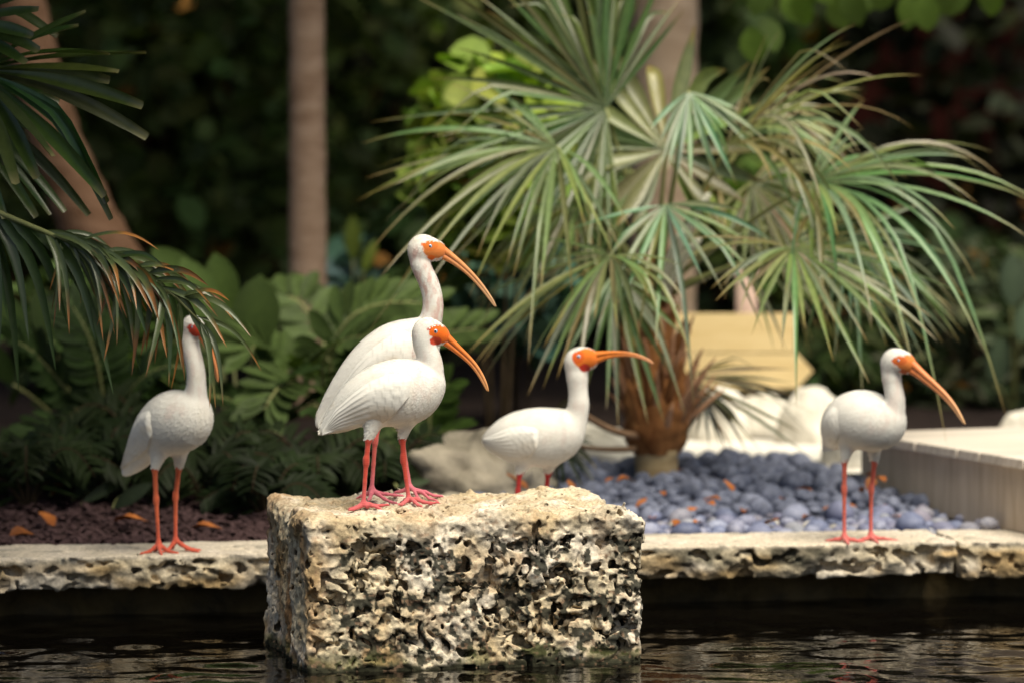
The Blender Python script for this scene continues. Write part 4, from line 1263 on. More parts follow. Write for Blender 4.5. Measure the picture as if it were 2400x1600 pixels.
def fan_frond(root, start, hub, tip, nrm, bend=0.0, petr=(0.009, 0.005), petcol='pet', **kw):
    """petiole + blade as one frond part with two sub-parts"""
    base = Vector(root.location)
    start, hub, tip = Vector(start), Vector(hub), Vector(tip)
    fr = bpy.data.objects.new('frond', None); link(fr, root); fr.location = start - base
    mid = (start + hub) * 0.5 + Vector((0, 0, bend))
    pts = bez((0, 0, 0), mid - start, hub - start, 9)
    V, F = tube(pts, [petr[0] + (petr[1] - petr[0]) * i / 8 for i in range(9)], 6)
    mobj('petiole', mesh('petiole', V, F, M[petcol]), fr)
    V, F, C = fan_blade(hub, tip - hub, nrm, (tip - hub).length, **kw)
    o = mobj('blade', mesh('blade', V, F, M['fan' if 'mat' not in kw else kw['mat']], cols=C), fr)
    o.location = hub - start
    return fr
M['pet'] = mat_two('petiole', (0.16, 0.18, 0.06), (0.30, 0.30, 0.13), 20, 0.5, bstr=0.1, bdist=0.001, rand=0.2)
M['pet_old'] = mat_two('old_petiole', (0.16, 0.09, 0.05), (0.34, 0.21, 0.13), 20, 0.7, bstr=0.3, bdist=0.002, rand=0.2)
M['pet_pale'] = mat_two('pale_petiole', (0.55, 0.54, 0.42), (0.72, 0.70, 0.60), 20, 0.6, bstr=0.1, bdist=0.001)

# ------------------------------------------------------------------ the fan palm
PY = 10.70
pb = gp(1540, PY)
palm = empty('fan_palm', pb, 'small fan palm with shaggy brown trunk growing out of the pebbles', 'palm tree')
pz = lambda py: P(1540, py, PY).z - pb[2]
# trunk: ringed base and shaggy swollen part
prof = [(1140, 0.060), (1118, 0.062), (1100, 0.059), (1082, 0.061), (1066, 0.060), (1052, 0.068)]
V, F = tube([(0, 0, pz(a)) for a, r in prof], [r for a, r in prof], 24)
mobj('stem_base', mesh('stem_base', V, F, M['palm_base']), palm)
prof = [(1062, 0.060), (1035, 0.078), (1000, 0.090), (950, 0.094), (900, 0.088), (850, 0.075), (800, 0.060), (750, 0.048), (700, 0.040), (650, 0.028), (600, 0.016)]
nr_, ns_ = 60, 40
pyv = np.linspace(1062, 600, nr_); rv = np.interp(-pyv, [-a for a, r in prof], [r for a, r in prof])
aa = np.linspace(0, 2 * np.pi, ns_, endpoint=False)
Rg = rv[:, None] * (1 + 0.16 * fbm(np.stack([np.cos(aa)[None] * 3 + 0 * rv[:, None], np.sin(aa)[None] * 3 + 0 * rv[:, None], pyv[:, None] * 0.03 + 0 * aa[None]], -1), 3, 101))
zz = np.array([pz(a) for a in pyv])
lean = np.linspace(0, 1, nr_) ** 1.2 * -0.012
Vt = np.stack([Rg * np.cos(aa)[None] + lean[:, None], Rg * np.sin(aa)[None], zz[:, None] + 0 * Rg], -1).reshape(-1, 3)
Ft = []
for i in range(nr_ - 1):
    for k in range(ns_):
        k2 = (k + 1) % ns_
        Ft.append((i * ns_ + k, i * ns_ + k2, (i + 1) * ns_ + k2, (i + 1) * ns_ + k))
tr_o = mobj('trunk', mesh('trunk', Vt, Ft, M['fibre']), palm)
# old leaf bases
for k in range(110):
    h = random.random() ** 0.8
    py = 1048 - 400 * h
    r = float(np.interp(-py, [-a for a, r_ in prof], [r_ for a, r_ in prof])) * 0.92
    a = k * 2.399
    rad = Vector((math.cos(a), math.sin(a), 0))
    c = rad * r + Vector((0, 0, pz(py)))
    ln = random.uniform(0.07, 0.17) * (1.1 - 0.4 * h)
    out = random.uniform(0.35, 0.95) if h < 0.35 else random.uniform(0.12, 0.45)
    pts = bez(c - rad * 0.01, c + Vector((0, 0, ln * 0.5)) + rad * ln * out * 0.25, c + Vector((0, 0, ln)) + rad * ln * out, 5)
    V, F = tube([p - c for p in pts], [0.013, 0.012, 0.010, 0.007, 0.002], 5)
    o = mobj('leaf_base', mesh('leaf_base', V, F, M['boot'] if random.random() < 0.7 else M['fibre']), tr_o)
    o.location = c
# orange fibre tuft at the heart
for k in range(14):
    a = random.uniform(0, 6.28); r = 0.026
    c = Vector((math.cos(a) * r - 0.012, math.sin(a) * r, pz(random.uniform(680, 790))))
    V, F = tube(bez((0, 0, 0), (math.cos(a) * 0.01, math.sin(a) * 0.01, 0.05), (math.cos(a) * 0.02, math.sin(a) * 0.02, random.uniform(0.07, 0.13)), 4), [0.011, 0.010, 0.007, 0.002], 5)
    o = mobj('fibre_sheath', mesh('fibre_sheath', V, F, M['dry_leaf']), tr_o); o.location = c

GR = (0.140, 0.185, 0.088); GD = (0.070, 0.112, 0.036); GP = (0.225, 0.245, 0.135); GT = (0.135, 0.215, 0.120); GO = (0.15, 0.16, 0.095)
FR = [  # start px, hub px (+depth), tip px (+depth), normal hint, options
    ((1525, 640), (1420, 255, 10.62), (930, 105, 10.55), (0.2, -1, 0.3), dict(nseg=26, spread=112, droop=0.10, col=GD, wmax=0.021)),
    ((1520, 690), (1305, 345, 10.42), (830, 400, 10.20), (0.1, -0.45, 0.9), dict(nseg=22, spread=98, droop=0.26, col=GR, wmax=0.020)),
    ((1540, 600), (1562, 352, 10.62), (1555, 60, 10.72), (0, -1, -0.25), dict(nseg=22, spread=166, droop=0.02, col=(0.165, 0.205, 0.095), wmax=0.044, cup=0.10, split=0.55)),
    ((1555, 640), (1705, 345, 10.50), (2130, 0, 10.36), (-0.7, -0.2, 0.75), dict(nseg=20, spread=62, droop=0.55, col=GP, wmax=0.022, stiff=2.4)),
    ((1560, 670), (1905, 430, 10.38), (2390, 340, 10.22), (-0.2, -0.30, 0.95), dict(nseg=24, spread=92, droop=0.42, col=GT, wmax=0.022, stiff=2.3)),
    ((1555, 700), (1860, 580, 10.15), (2140, 760, 9.95), (0.3, -0.45, 0.85), dict(nseg=26, spread=122, droop=0.24, col=GR, wmax=0.021)),
    ((1530, 720), (1430, 600, 10.20), (1230, 770, 10.00), (-0.4, -0.4, 0.85), dict(nseg=21, spread=112, droop=0.34, col=GR, wmax=0.024)),
    ((1550, 620), (1615, 215, 10.42), (1690, 390, 10.30), (0.1, -0.8, 0.5), dict(nseg=9, spread=66, droop=0.30, col=GT, wmax=0.022)),
    ((1560, 880), (1610, 885, 10.78), (1880, 950, 10.75), (0, -0.5, 0.8), dict(nseg=14, spread=52, droop=0.12, col=GO, wmax=0.016)),
    ((1535, 620), (1400, 205, 10.85), (1295, -160, 10.9), (0.1, -1, 0.2), dict(nseg=13, spread=50, droop=0.06, col=GD, wmax=0.030)),
    ((1550, 660), (1700, 560, 10.92), (1960, 540, 11.05), (0, -0.6, 0.8), dict(nseg=18, spread=95, droop=0.40, col=GR, wmax=0.019)),
    ((1550, 640), (1760, 430, 10.85), (2030, 600, 10.85), (0, -0.6, 0.8), dict(nseg=18, spread=88, droop=0.40, col=GP, wmax=0.019)),
    ((1530, 700), (1560, 480, 10.30), (1610, 700, 10.05), (0, -0.9, 0.4), dict(nseg=9, spread=80, droop=0.25, col=GT, wmax=0.019)),
    ((1530, 820), (1440, 640, 10.45), (1500, 950, 10.28), (0, -0.9, 0.4), dict(nseg=8, spread=50, droop=0.10, col=GR, wmax=0.022)),
    ((1530, 660), (1350, 470, 10.60), (1180, 640, 10.50), (-0.2, -0.6, 0.75), dict(nseg=16, spread=80, droop=0.42, col=GR, wmax=0.020)),
    ((1560, 680), (1990, 560, 10.45), (2230, 720, 10.35), (0.1, -0.6, 0.75), dict(nseg=18, spread=85, droop=0.40, col=GT, wmax=0.020)),
    ((1550, 630), (1800, 260, 10.75), (2010, 300, 10.70), (-0.2, -0.5, 0.8), dict(nseg=16, spread=80, droop=0.45, col=GP, wmax=0.020)),
    ((1535, 650), (1480, 400, 10.95), (1260, 560, 10.95), (0, -0.8, 0.6), dict(nseg=16, spread=85, droop=0.36, col=GR, wmax=0.019)),
]
for k, (a, hb, tp, nh, kw) in enumerate(FR):
    if k != 2: kw = dict(kw, nseg=int(kw['nseg'] * 1.7), wmax=kw['wmax'] * 0.84, droop=kw['droop'] * 1.12 + 0.03, jit=0.26)
    fan_frond(palm, P(a[0], a[1], PY - 0.01), P(*hb), P(*tp), nh, bend=0.03, seed=200 + k, **kw)
# old, hanging fronds with brown stalks
fan_frond(palm, P(1500, 1020, PY - 0.05), P(1345, 950, 10.50), P(1300, 890, 10.48), (0, -1, 0.2), bend=-0.04, petr=(0.012, 0.008), petcol='pet_old', seed=300, nseg=7, spread=110, droop=1.3, col=(0.10, 0.075, 0.04), wmax=0.012)
fan_frond(palm, P(1490, 1050, PY - 0.05), P(1310, 1035, 10.50), P(1380, 1120, 10.42), (0, -1, 0.3), bend=-0.02, petr=(0.010, 0.006), petcol='pet_old', seed=301, nseg=12, spread=85, droop=0.6, col=(0.035, 0.05, 0.03), wmax=0.014)
fan_frond(palm, P(1590, 960, PY), P(1650, 930, 10.70), P(1720, 1030, 10.66), (0, -1, 0.3), bend=0.03, petr=(0.008, 0.005), petcol='pet_old', seed=302, nseg=9, spread=80, droop=0.55, col=(0.06, 0.065, 0.05), wmax=0.012)
# pale cut stalks
for a, b in (((1552, 670), (1662, 455)), ((1560, 690), (1640, 560)), ((1548, 680), (1600, 540))):
    p0, p1 = P(a[0], a[1], PY - 0.06), P(b[0], b[1], PY - 0.16)
    V, F = tube(bez((0, 0, 0), (p1 - p0) * 0.45 + Vector((0.0, 0, 0.035)), p1 - p0, 6), [0.013, 0.015, 0.014, 0.012, 0.011, 0.008], 6)
    o = mobj('pale_stalk', mesh('pale_stalk', V, F, M['pet_pale']), palm); o.location = p0 - Vector(pb)

# ------------------------------------------------------------------ palm leaning in from outside the left edge
LP = Vector((-1.85, 9.45, float(ground_z(-1.85, 9.45)) - 0.01))
lpalm = empty('dark_palm', LP, 'dark green palm whose leaves hang over the coping at the mulch bed', 'palm tree')
V, F = tube([(0, 0, 0), (0.01, 0, 0.5), (0.0, -0.02, 1.05)], [0.09, 0.075, 0.06], 14)
mobj('trunk', mesh('trunk', V, F, M['bark']), lpalm)
top = LP + Vector((0, -0.02, 1.04))
GL = (0.040, 0.072, 0.020)
def dark_fan(hub, end, nrm, **kw):
    base = Vector(lpalm.location)
    fr = bpy.data.objects.new('frond', None); link(fr, lpalm); fr.location = top - base
    hub, end = Vector(hub), Vector(end)
    V, F = tube(bez((0, 0, 0), (hub - top) * 0.5 + Vector((0, 0, 0.06)), hub - top, 8), [0.013 - 0.0008 * i for i in range(8)], 6)
    mobj('petiole', mesh('petiole', V, F, M['pet']), fr)
    V, F, C = fan_blade(hub, end - hub, nrm, (end - hub).length, **kw)
    o = mobj('blade', mesh('blade', V, F, M['frondL'], cols=C), fr); o.location = hub - top
dark_fan(P(-60, 165, 9.02), P(290, 300, 8.86), (-0.1, -0.75, 0.65), nseg=17, spread=62, droop=0.22, wmax=0.036, blunt=True, col=GL, tip=(0.16, 0.15, 0.07), seed=401, split=0.45, tipfrac=0.04, jit=0.16)
dark_fan(P(-110, 230, 9.15), P(180, 420, 9.02), (0, -0.8, 0.6), nseg=12, spread=60, droop=0.3, wmax=0.028, blunt=True, col=GL, tip=(0.14, 0.14, 0.06), seed=402, split=0.45, tipfrac=0.04)
dark_fan(P(-120, 60, 9.1), P(120, 30, 9.0), (0, -0.8, 0.6), nseg=8, spread=40, droop=0.15, wmax=0.034, blunt=True, col=GL, tip=(0.16, 0.15, 0.07), seed=403, split=0.45, tipfrac=0.04)
# long leaf with separate hanging leaflets along a curved rib, tips scorched orange
fr = bpy.data.objects.new('frond', None); link(fr, lpalm); fr.location = top - LP
rib = [top] + [P(*q) for q in ((-120, 440, 9.0), (0, 500, 8.95), (120, 550, 8.92), (230, 590, 8.9), (330, 640, 8.88), (415, 700, 8.87), (480, 765, 8.86))]
V, F = tube([p - top for p in rib], [0.012, 0.009, 0.007, 0.006, 0.005, 0.004, 0.003, 0.002], 6)
mobj('rib', mesh('rib', V, F, M['pet']), fr)
rbl = [P(*q) for q in ((-120, 440, 9.0), (0, 500, 8.95), (120, 550, 8.92), (230, 590, 8.9), (330, 640, 8.88), (415, 700, 8.87), (480, 765, 8.86))]
def along(u):
    k = u * (len(rbl) - 1); i = min(int(k), len(rbl) - 2)
    return rbl[i].lerp(rbl[i + 1], k - i)
LF = []      # (u along rib, tip px, width, scorch)
for u, tx, ty in ((0.02, 5, 760), (0.06, 35, 930), (0.10, 60, 800), (0.14, 125, 880), (0.19, 150, 780), (0.24, 262, 925), (0.30, 230, 800), (0.36, 325, 880),
                  (0.42, 300, 760), (0.48, 345, 790), (0.03, 60, 700), (0.0, -30, 840), (0.08, -10, 900)):
    LF.append((u, tx, ty, 0.030, 0.05))
rd = random.Random(5)
for k in range(105):
    u = rd.uniform(0.30, 1.0)
    p = along(u)
    px_ = 1200 + FPX * p.x / p.y
    py_ = 330 + rd.uniform(-0, 0)
    fan = rd.uniform(-0.9, 1.0)
    bx, by = np.interp(u, np.linspace(0, 1, 7), [-120, 0, 120, 230, 330, 415, 480]), np.interp(u, np.linspace(0, 1, 7), [440, 500, 550, 590, 640, 700, 765])
    ln = rd.uniform(120, 250) * (1.0 if u < 0.9 else 0.9)
    an = math.radians(rd.uniform(20, 105)) if fan > -0.6 else math.radians(rd.uniform(0, 35))
    LF.append((u, bx + ln * math.cos(an), by + ln * math.sin(an), rd.uniform(0.010, 0.020), rd.uniform(0.08, 0.55)))
for k, (u, tx, ty, w, sco) in enumerate(LF):
    p0 = along(u)
    p1 = P(tx, ty, p0.y + rd.uniform(-0.10, 0.03))
    ux, uy = 1200 + FPX * p0.x / p0.y, 300 + FPX * (CAM_Z - p0.z) / p0.y
    if any(425 < ux + (tx - ux) * f < 505 and 725 < uy + (ty - uy) * f < 830 for f in (0.1, 0.2, 0.3, 0.4, 0.5, 0.6, 0.7, 0.8, 0.9, 1.0)) and rd.random() < 0.72: continue
    d = p1 - p0
    L = d.length
    R = frame(d, (rd.uniform(-0.4, 0.4), -1, rd.uniform(0.0, 0.5)))
    V, F = leaf_shape(L, w, 9, 0.5, rd.uniform(-0.10, 0.16), 'strap')
    # sabre bend: leaves the rib outward, then hangs
    V = [R.to_3x3() @ Vector(v) + Vector((0.06 * L * math.sin(math.pi * min(v[0] / L, 1)), 0, 0.14 * L * math.sin(math.pi * min(v[0] / L, 1)))) for v in V]
    tt = np.clip(np.array([(v - V[0]).length / L for v in V]), 0, 1)
    f = sstep(1 - sco - 0.06, 1 - sco + 0.12, tt) if sco > 0.06 else 0.0 * tt
    cb = np.array(GL) * rd.uniform(0.7, 1.35) if sco < 0.1 else np.array((0.085, 0.115, 0.045)) * rd.uniform(0.7, 1.2)
    C = lerp3(cb, np.array([0.34, 0.14, 0.040]) * rd.uniform(0.5, 1.3), f)
    o = mobj('leaflet', mesh('leaflet', V, F, M['frondL'], cols=C), fr); o.location = p0 - top

# ------------------------------------------------------------------ trunks behind
def crown_cloud(center, radii, n, leaf, col, seed, shell=0.35, aspect=0.62, up=0.4, var=0.55, blob=2.2, thr=-0.15):
    """leaf-sized folded faces spread through an uneven volume"""
    r_ = np.random.default_rng(seed)
    pts = []
    while len(pts) < n:
        d = r_.normal(size=(n * 2, 3)); d /= np.linalg.norm(d, axis=1)[:, None]
        rad = (shell + (1 - shell) * r_.random(n * 2)) ** 0.6
        q = d * rad[:, None] * np.asarray(radii)
        nz = fbm(q * blob / max(radii) * 2 + seed, 2, 110 + seed % 7)
        keep = nz > thr
        pts += list(q[keep])
    q = np.array(pts[:n]) + np.asarray(center)
    a = r_.uniform(0, 2 * np.pi, n); el = r_.uniform(-0.9, 0.5, n)
    dx = np.stack([np.cos(a) * np.cos(el), np.sin(a) * np.cos(el), np.sin(el)], 1)
    nh = r_.normal(size=(n, 3)) * 0.7 + np.array([0, -0.5, 0.6 + up])
    dy = np.cross(nh, dx); dy /= np.linalg.norm(dy, axis=1)[:, None] + 1e-6
    dz = np.cross(dx, dy)
    ln = leaf * r_.uniform(0.65, 1.25, n); w = ln * aspect * r_.uniform(0.8, 1.1, n)
    # 8-vertex leaf: base, 3 left, 3 right, tip, with folded midrib
    prof_t = np.array([0.0, 0.3, 0.62, 0.88, 1.0]); prof_w = np.array([0.02, 0.42, 0.5, 0.30, 0.02])
    V = np.zeros((n, 15, 3), np.float32)
    for i in range(5):
        c = q + dx * (ln * (prof_t[i] - 0.5))[:, None] - dz * (ln * 0.12 * prof_t[i] ** 2)[:, None]
        ww = (w * prof_w[i])[:, None]
        V[:, i * 3 + 0] = c - dy * ww + dz * ww * 0.3
        V[:, i * 3 + 1] = c
        V[:, i * 3 + 2] = c + dy * ww + dz * ww * 0.3
    f = []
    for i in range(4):
        f += [[i * 3, i * 3 + 3, i * 3 + 4, i * 3 + 1], [i * 3 + 1, i * 3 + 4, i * 3 + 5, i * 3 + 2]]
    F = (np.array(f)[None] + (np.arange(n) * 15)[:, None, None]).reshape(-1, 4)
    cv = np.asarray(col)[None] * r_.uniform(1 - var, 1 + var, (n, 1)) * r_.uniform(0.85, 1.15, (n, 3))
    odd = r_.random(n) < 0.012
    cv[odd] = np.array([0.22, 0.10, 0.02])
    C = np.repeat(cv, 15, axis=0)
    return V.reshape(-1, 3), F, C
def tree(name, label, pts, rad, mat, crown=None, cat='tree'):
    base = Vector(pts[0])
    t = empty(name, base, label, cat)
    fine = []
    k = len(pts)
    for i in range(k - 1):
        for j in range(6): fine.append((Vector(pts[i]).lerp(Vector(pts[i + 1]), j / 6), rad[i] + (rad[i + 1] - rad[i]) * j / 6))
    fine.append((Vector(pts[-1]), rad[-1]))
    V, F = tube([p - base for p, r in fine], [r * (1 + 0.035 * math.sin(i * 2.4)) for i, (p, r) in enumerate(fine)], 20)
    mobj('trunk', mesh('trunk', V, F, mat), t)
    if crown:
        c, radii, n, leaf, col, seed = crown
        for j in range(5):       # limbs up into the crown
            a = j * 1.26 + seed
            e = Vector(c) + Vector((math.cos(a) * radii[0] * 0.6, math.sin(a) * radii[1] * 0.6, radii[2] * 0.2 * (j % 3)))
            V, F = tube([p - base for p in bez(pts[-1], (Vector(pts[-1]) + e) * 0.5 + Vector((0, 0, 0.3)), e, 7)], [rad[-1] * (0.7 - 0.09 * i) for i in range(7)], 8)
            mobj('limb', mesh('limb', V, F, mat), t)
        V, F, C = crown_cloud(Vector(c) - base, radii, n, leaf, col, seed, shell=0.05)
        mobj('crown', mesh('crown', V, F, M['hedge'], cols=C), t)
    return t
HG = (0.040, 0.060, 0.020)
def gpt(px, Y): return Vector(gp(px, Y))
tree('tree', 'slim straight grey-brown tree trunk behind the two birds on the block', [gpt(722, 13.0), P(722, 700, 13.0), P(720, 300, 13.0), P(718, -60, 13.0), P(720, -700, 13.0)], [0.072, 0.065, 0.061, 0.060, 0.055], M['bark'],
     (P(700, -1500, 13.4), (2.6, 2.0, 1.1), 9000, 0.17, HG, 3))
tree('tree', 'thick pale trunk rising directly behind the fan palm', [gpt(1550, 13.6), P(1552, 650, 13.6), P(1555, 300, 13.6), P(1556, -60, 13.6), P(1556, -600, 13.6)], [0.130, 0.118, 0.116, 0.122, 0.12], M['pale_bark'],
     (P(1700, -1500, 13.9), (2.6, 2.0, 1.1), 9000, 0.17, HG, 4))
tree('tree', 'leaning reddish-brown trunk behind the dark palm leaves', [gpt(345, 12.4), P(300, 700, 12.4), P(205, 520, 12.4), P(130, 330, 12.4), P(75, 120, 12.4), P(35, -60, 12.4), P(-60, -500, 12.4)], [0.13, 0.115, 0.10, 0.085, 0.080, 0.078, 0.075], M['dim_bark'],
     (P(-100, -1400, 13.0), (2.2, 1.8, 1.0), 7000, 0.17, HG, 5))

tree('tree', 'unseen tree added to shade the mulch bed and the dark palm', [Vector((-2.5, 9.6, 0.13)), Vector((-2.45, 9.5, 1.2)), Vector((-2.3, 9.3, 2.0))], [0.09, 0.08, 0.07], M['bark'],  # added outside the view so its low crown shades bird and mulch
     (Vector((-1.35, 9.1, 2.55)), (1.05, 2.2, 0.5), 3200, 0.17, HG, 6))
# signpost
sp = empty('signpost', gp(1750, 12.3), 'wooden signpost with two blank yellow boards, behind the fan palm', 'sign')
b0 = Vector(sp.location)
V, F = tube([(0, 0, 0), (0, 0, P(1750, 630, 12.3).z - b0.z)], [0.036, 0.034], 12)
mobj('post', mesh('post', V, F, M['post']), sp)
def board(x0, x1, y0, y1, arrow):
    a, b = P(x0, y1, 12.22), P(x1, y0, 12.22)
    w, h = b.x - a.x, b.z - a.z
    o2 = h * 0.45 if arrow else 0
    out = [(0, 0), (w - o2, 0), (w, h * 0.5), (w - o2, h), (0, h)] if arrow else [(0, 0), (w, 0.0), (w, h), (0, h)]
    n = len(out)
    V = [(x, -0.016, z) for x, z in out] + [(x, 0.016, z) for x, z in out]
    F = [tuple(range(n)), tuple(range(2 * n - 1, n - 1, -1))] + [(i + n, (i + 1) % n + n, (i + 1) % n, i) for i in range(n)]
    me = mesh('board', V, F, M['timber'], smooth=False)
    o = mobj('board', me, sp); o.location = a - b0
    return o
board(1585, 1862, 735, 824, False)
board(1600, 1905, 827, 908, True)

# ------------------------------------------------------------------ hedge and shrubs behind
def shrub(name, label, px, Y, pytop, pybot, wpx, n, leaf, col, seed, cat='shrub', dep=0.8, group=None, mat='hedge', aspect=0.62, **kw):
    base = Vector(gp(px, Y))
    zt, zb = P(px, pytop, Y).z, P(px, pybot, Y).z
    rx = wpx / FPX * Y / 2
    t = empty(name, base, label, cat, group)
    c = Vector((0, 0, (zt + zb) / 2 - base.z))
    V, F, C = crown_cloud(c, (rx, dep, (zt - zb) / 2), n, leaf, col, seed, aspect=aspect, **kw)
    mobj('foliage', mesh('foliage', V, F, M[mat], cols=C), t)
    for j in range(4):
        a = j * 1.6 + seed
        e = c + Vector((math.cos(a) * rx * 0.5, math.sin(a) * dep * 0.5, (zt - zb) * 0.2))
        V, F = tube(bez((0.03 * math.cos(a), 0.03 * math.sin(a), 0), e * 0.5 + Vector((0, 0, 0.1)), e, 6), [0.007, 0.007, 0.006, 0.006, 0.005, 0.003], 6)
        mobj('stem', mesh('stem', V, F, M['twig']), t)
    return t
SG = (0.150, 0.195, 0.060)
shrub('sea_grape', 'tall dark broad-leaved shrub between the leaning trunk and the slim trunk', 430, 15.6, -500, 760, 760, 1500, 0.13, SG, 21, dep=0.9, aspect=0.85, thr=0.0, blob=3)
shrub('sea_grape', 'dark olive shrub in deep shade behind the slim straight trunk', 860, 16.4, -500, 700, 560, 750, 0.14, SG, 22, dep=0.8, aspect=0.85, thr=0.1, blob=3)
shrub('sea_grape', 'shaded shrub filling the gap behind the leaning trunk', 40, 15.8, -500, 800, 600, 1100, 0.13, SG, 23, dep=0.9, aspect=0.85, thr=0.0, blob=3)
shrub('bright_shrub', 'bright lime green shrub lit up behind the fan palm', 1165, 11.7, 90, 630, 380, 420, 0.16, (0.21, 0.29, 0.055), 24, dep=0.35, aspect=0.8, thr=-0.25)
shrub('bright_shrub', 'small light green shrub between the signpost and the timber wall', 1800, 12.9, 380, 700, 300, 260, 0.11, (0.115, 0.165, 0.04), 25, dep=0.3, aspect=0.8)
shrub('sea_grape', 'very dark shrub behind the thick pale trunk', 1560, 17.0, -400, 800, 700, 900, 0.14, (0.045, 0.068, 0.024), 26, dep=0.8, aspect=0.85, thr=0.05, blob=3)
shrub('sea_grape', 'dark shrub at the foot of the red-brown timber wall', 2080, 16.6, 500, 900, 700, 800, 0.13, (0.04, 0.062, 0.022), 27, dep=0.7, aspect=0.7, thr=-0.05)
shrub('olive_shrub', 'dull olive narrow-leaved shrub beyond the timber deck', 2290, 13.6, 560, 1010, 520, 1500, 0.11, (0.060, 0.076, 0.040), 28, dep=0.5, aspect=0.28, thr=-0.1)
shrub('olive_shrub', 'low olive bush behind the bird near the deck', 2020, 13.8, 740, 1010, 420, 900, 0.10, (0.050, 0.075, 0.026), 29, dep=0.45, aspect=0.32, thr=-0.1)
shrub('teal_shrub', 'bluish-green low shrub beneath the bright lime green shrub', 1210, 12.6, 540, 840, 260, 200, 0.16, (0.065, 0.125, 0.095), 30, dep=0.3, aspect=0.7, thr=-0.1)
shrub('teal_shrub', 'small bluish plant beside the slim straight trunk', 815, 13.3, 570, 720, 150, 60, 0.15, (0.075, 0.13, 0.125), 31, dep=0.2, aspect=0.5, thr=-0.2)
shrub('sea_grape', 'dim green shrub under the slim straight trunk', 900, 13.9, 480, 900, 460, 420, 0.15, (0.040, 0.068, 0.020), 32, dep=0.4, aspect=0.6, thr=0.0, blob=3)
shrub('sea_grape', 'dense dark hedge far behind the slim straight trunk', 560, 17.6, -700, 900, 1500, 3200, 0.16, (0.030, 0.045, 0.015), 33, dep=0.5, aspect=0.85, thr=-0.6, shell=0.0)
shrub('sea_grape', 'dense dark hedge far behind the fan palm', 1560, 18.0, -700, 900, 900, 1900, 0.16, (0.040, 0.062, 0.020), 34, dep=0.5, aspect=0.85, thr=-0.6, shell=0.0)
shrub('sea_grape', 'leafy bush hiding the lower half of the leaning trunk', 250, 11.9, 600, 1000, 480, 420, 0.13, (0.060, 0.095, 0.028), 35, dep=0.25, aspect=0.6, thr=-0.3)
shrub('sea_grape', 'shadowy bush in front of the dark timber wall', 2230, 17.2, -500, 760, 760, 700, 0.15, (0.022, 0.026, 0.014), 36, dep=0.6, aspect=0.85, thr=-0.1, blob=3)
# overhanging sunlit branch at the top right
br = empty('overhanging_branch', gp(2330, 12.2), 'slender tree with round light green leaves hanging over the deck side', 'tree')
bb = Vector(br.location)
bl = Vector(P(2700, 900, 12.2)); bl.z = float(ground_z(bl.x, bl.y)) - 0.01
br.location = bl; bb = bl
V, F = tube([p - bb for p in bez(bl, P(2720, 100, 12.2), P(2560, -200, 12.15), 10)], [0.035 - 0.001 * i for i in range(10)], 8)
mobj('trunk', mesh('trunk', V, F, M['bark']), br)
V, F = tube([p - bb for p in bez(P(2562, -190, 12.15), P(2200, -150, 12.0), P(1780, -30, 11.9), 10)], [0.022 - 0.0018 * i for i in range(10)], 6)
mobj('limb', mesh('limb', V, F, M['bark']), br)
rd = random.Random(9)
lm = []
for k in range(3):
    V, F = leaf_shape(0.12, 0.085, 7, 0.2, 0.1 + 0.1 * k, 'ell')
    lm.append(mesh('round_leaf', V, F, M['leaf'], cols=np.tile((0.105, 0.185, 0.032), (len(V), 1))))
for px, py, ang in ((1850, 5, -80), (1885, 15, -95), (1960, 25, -85), (1985, 10, -70), (2050, -10, -100), (2130, 15, -80), (2165, 20, -95), (2190, 0, -70), (2250, -15, -90), (2330, -10, -85), (1800, -10, -100),
                    (1760, 95, -85), (1785, 75, -70), (1900, -30, -60), (2080, -25, -110), (2150, -20, -60), (1920, -20, -120), (2010, -20, -90)):
    o = mobj('leaf', rd.choice(lm), br)
    a = math.radians(ang + rd.uniform(-15, 15))
    R = frame((math.cos(a), rd.uniform(-0.3, 0.3), math.sin(a)), (rd.uniform(-0.5, 0.5), -1, 0.7))
    start = P(px, py - 35, 11.95 + rd.uniform(-0.15, 0.15))
    o.matrix_basis = Matrix.Translation(start - bb) @ R

# dark timber wall far behind
fw = empty('timber_wall', (0.6, 19.0, 0.2), 'dark red-brown timber board wall at the back of the garden', 'wall')
nb_ = 18
for i in range(nb_):
    z0 = 0.0 + i * 0.24
    V, F = box((-9.0, -0.02 + 0.012 * (i % 2), 0), (9.0, 0.02 + 0.012 * (i % 2), 0.25), 0.002)
    o = mobj('board', mesh('board', V, F, M['fence'], smooth=False), fw); o.location = (0, 0, z0)

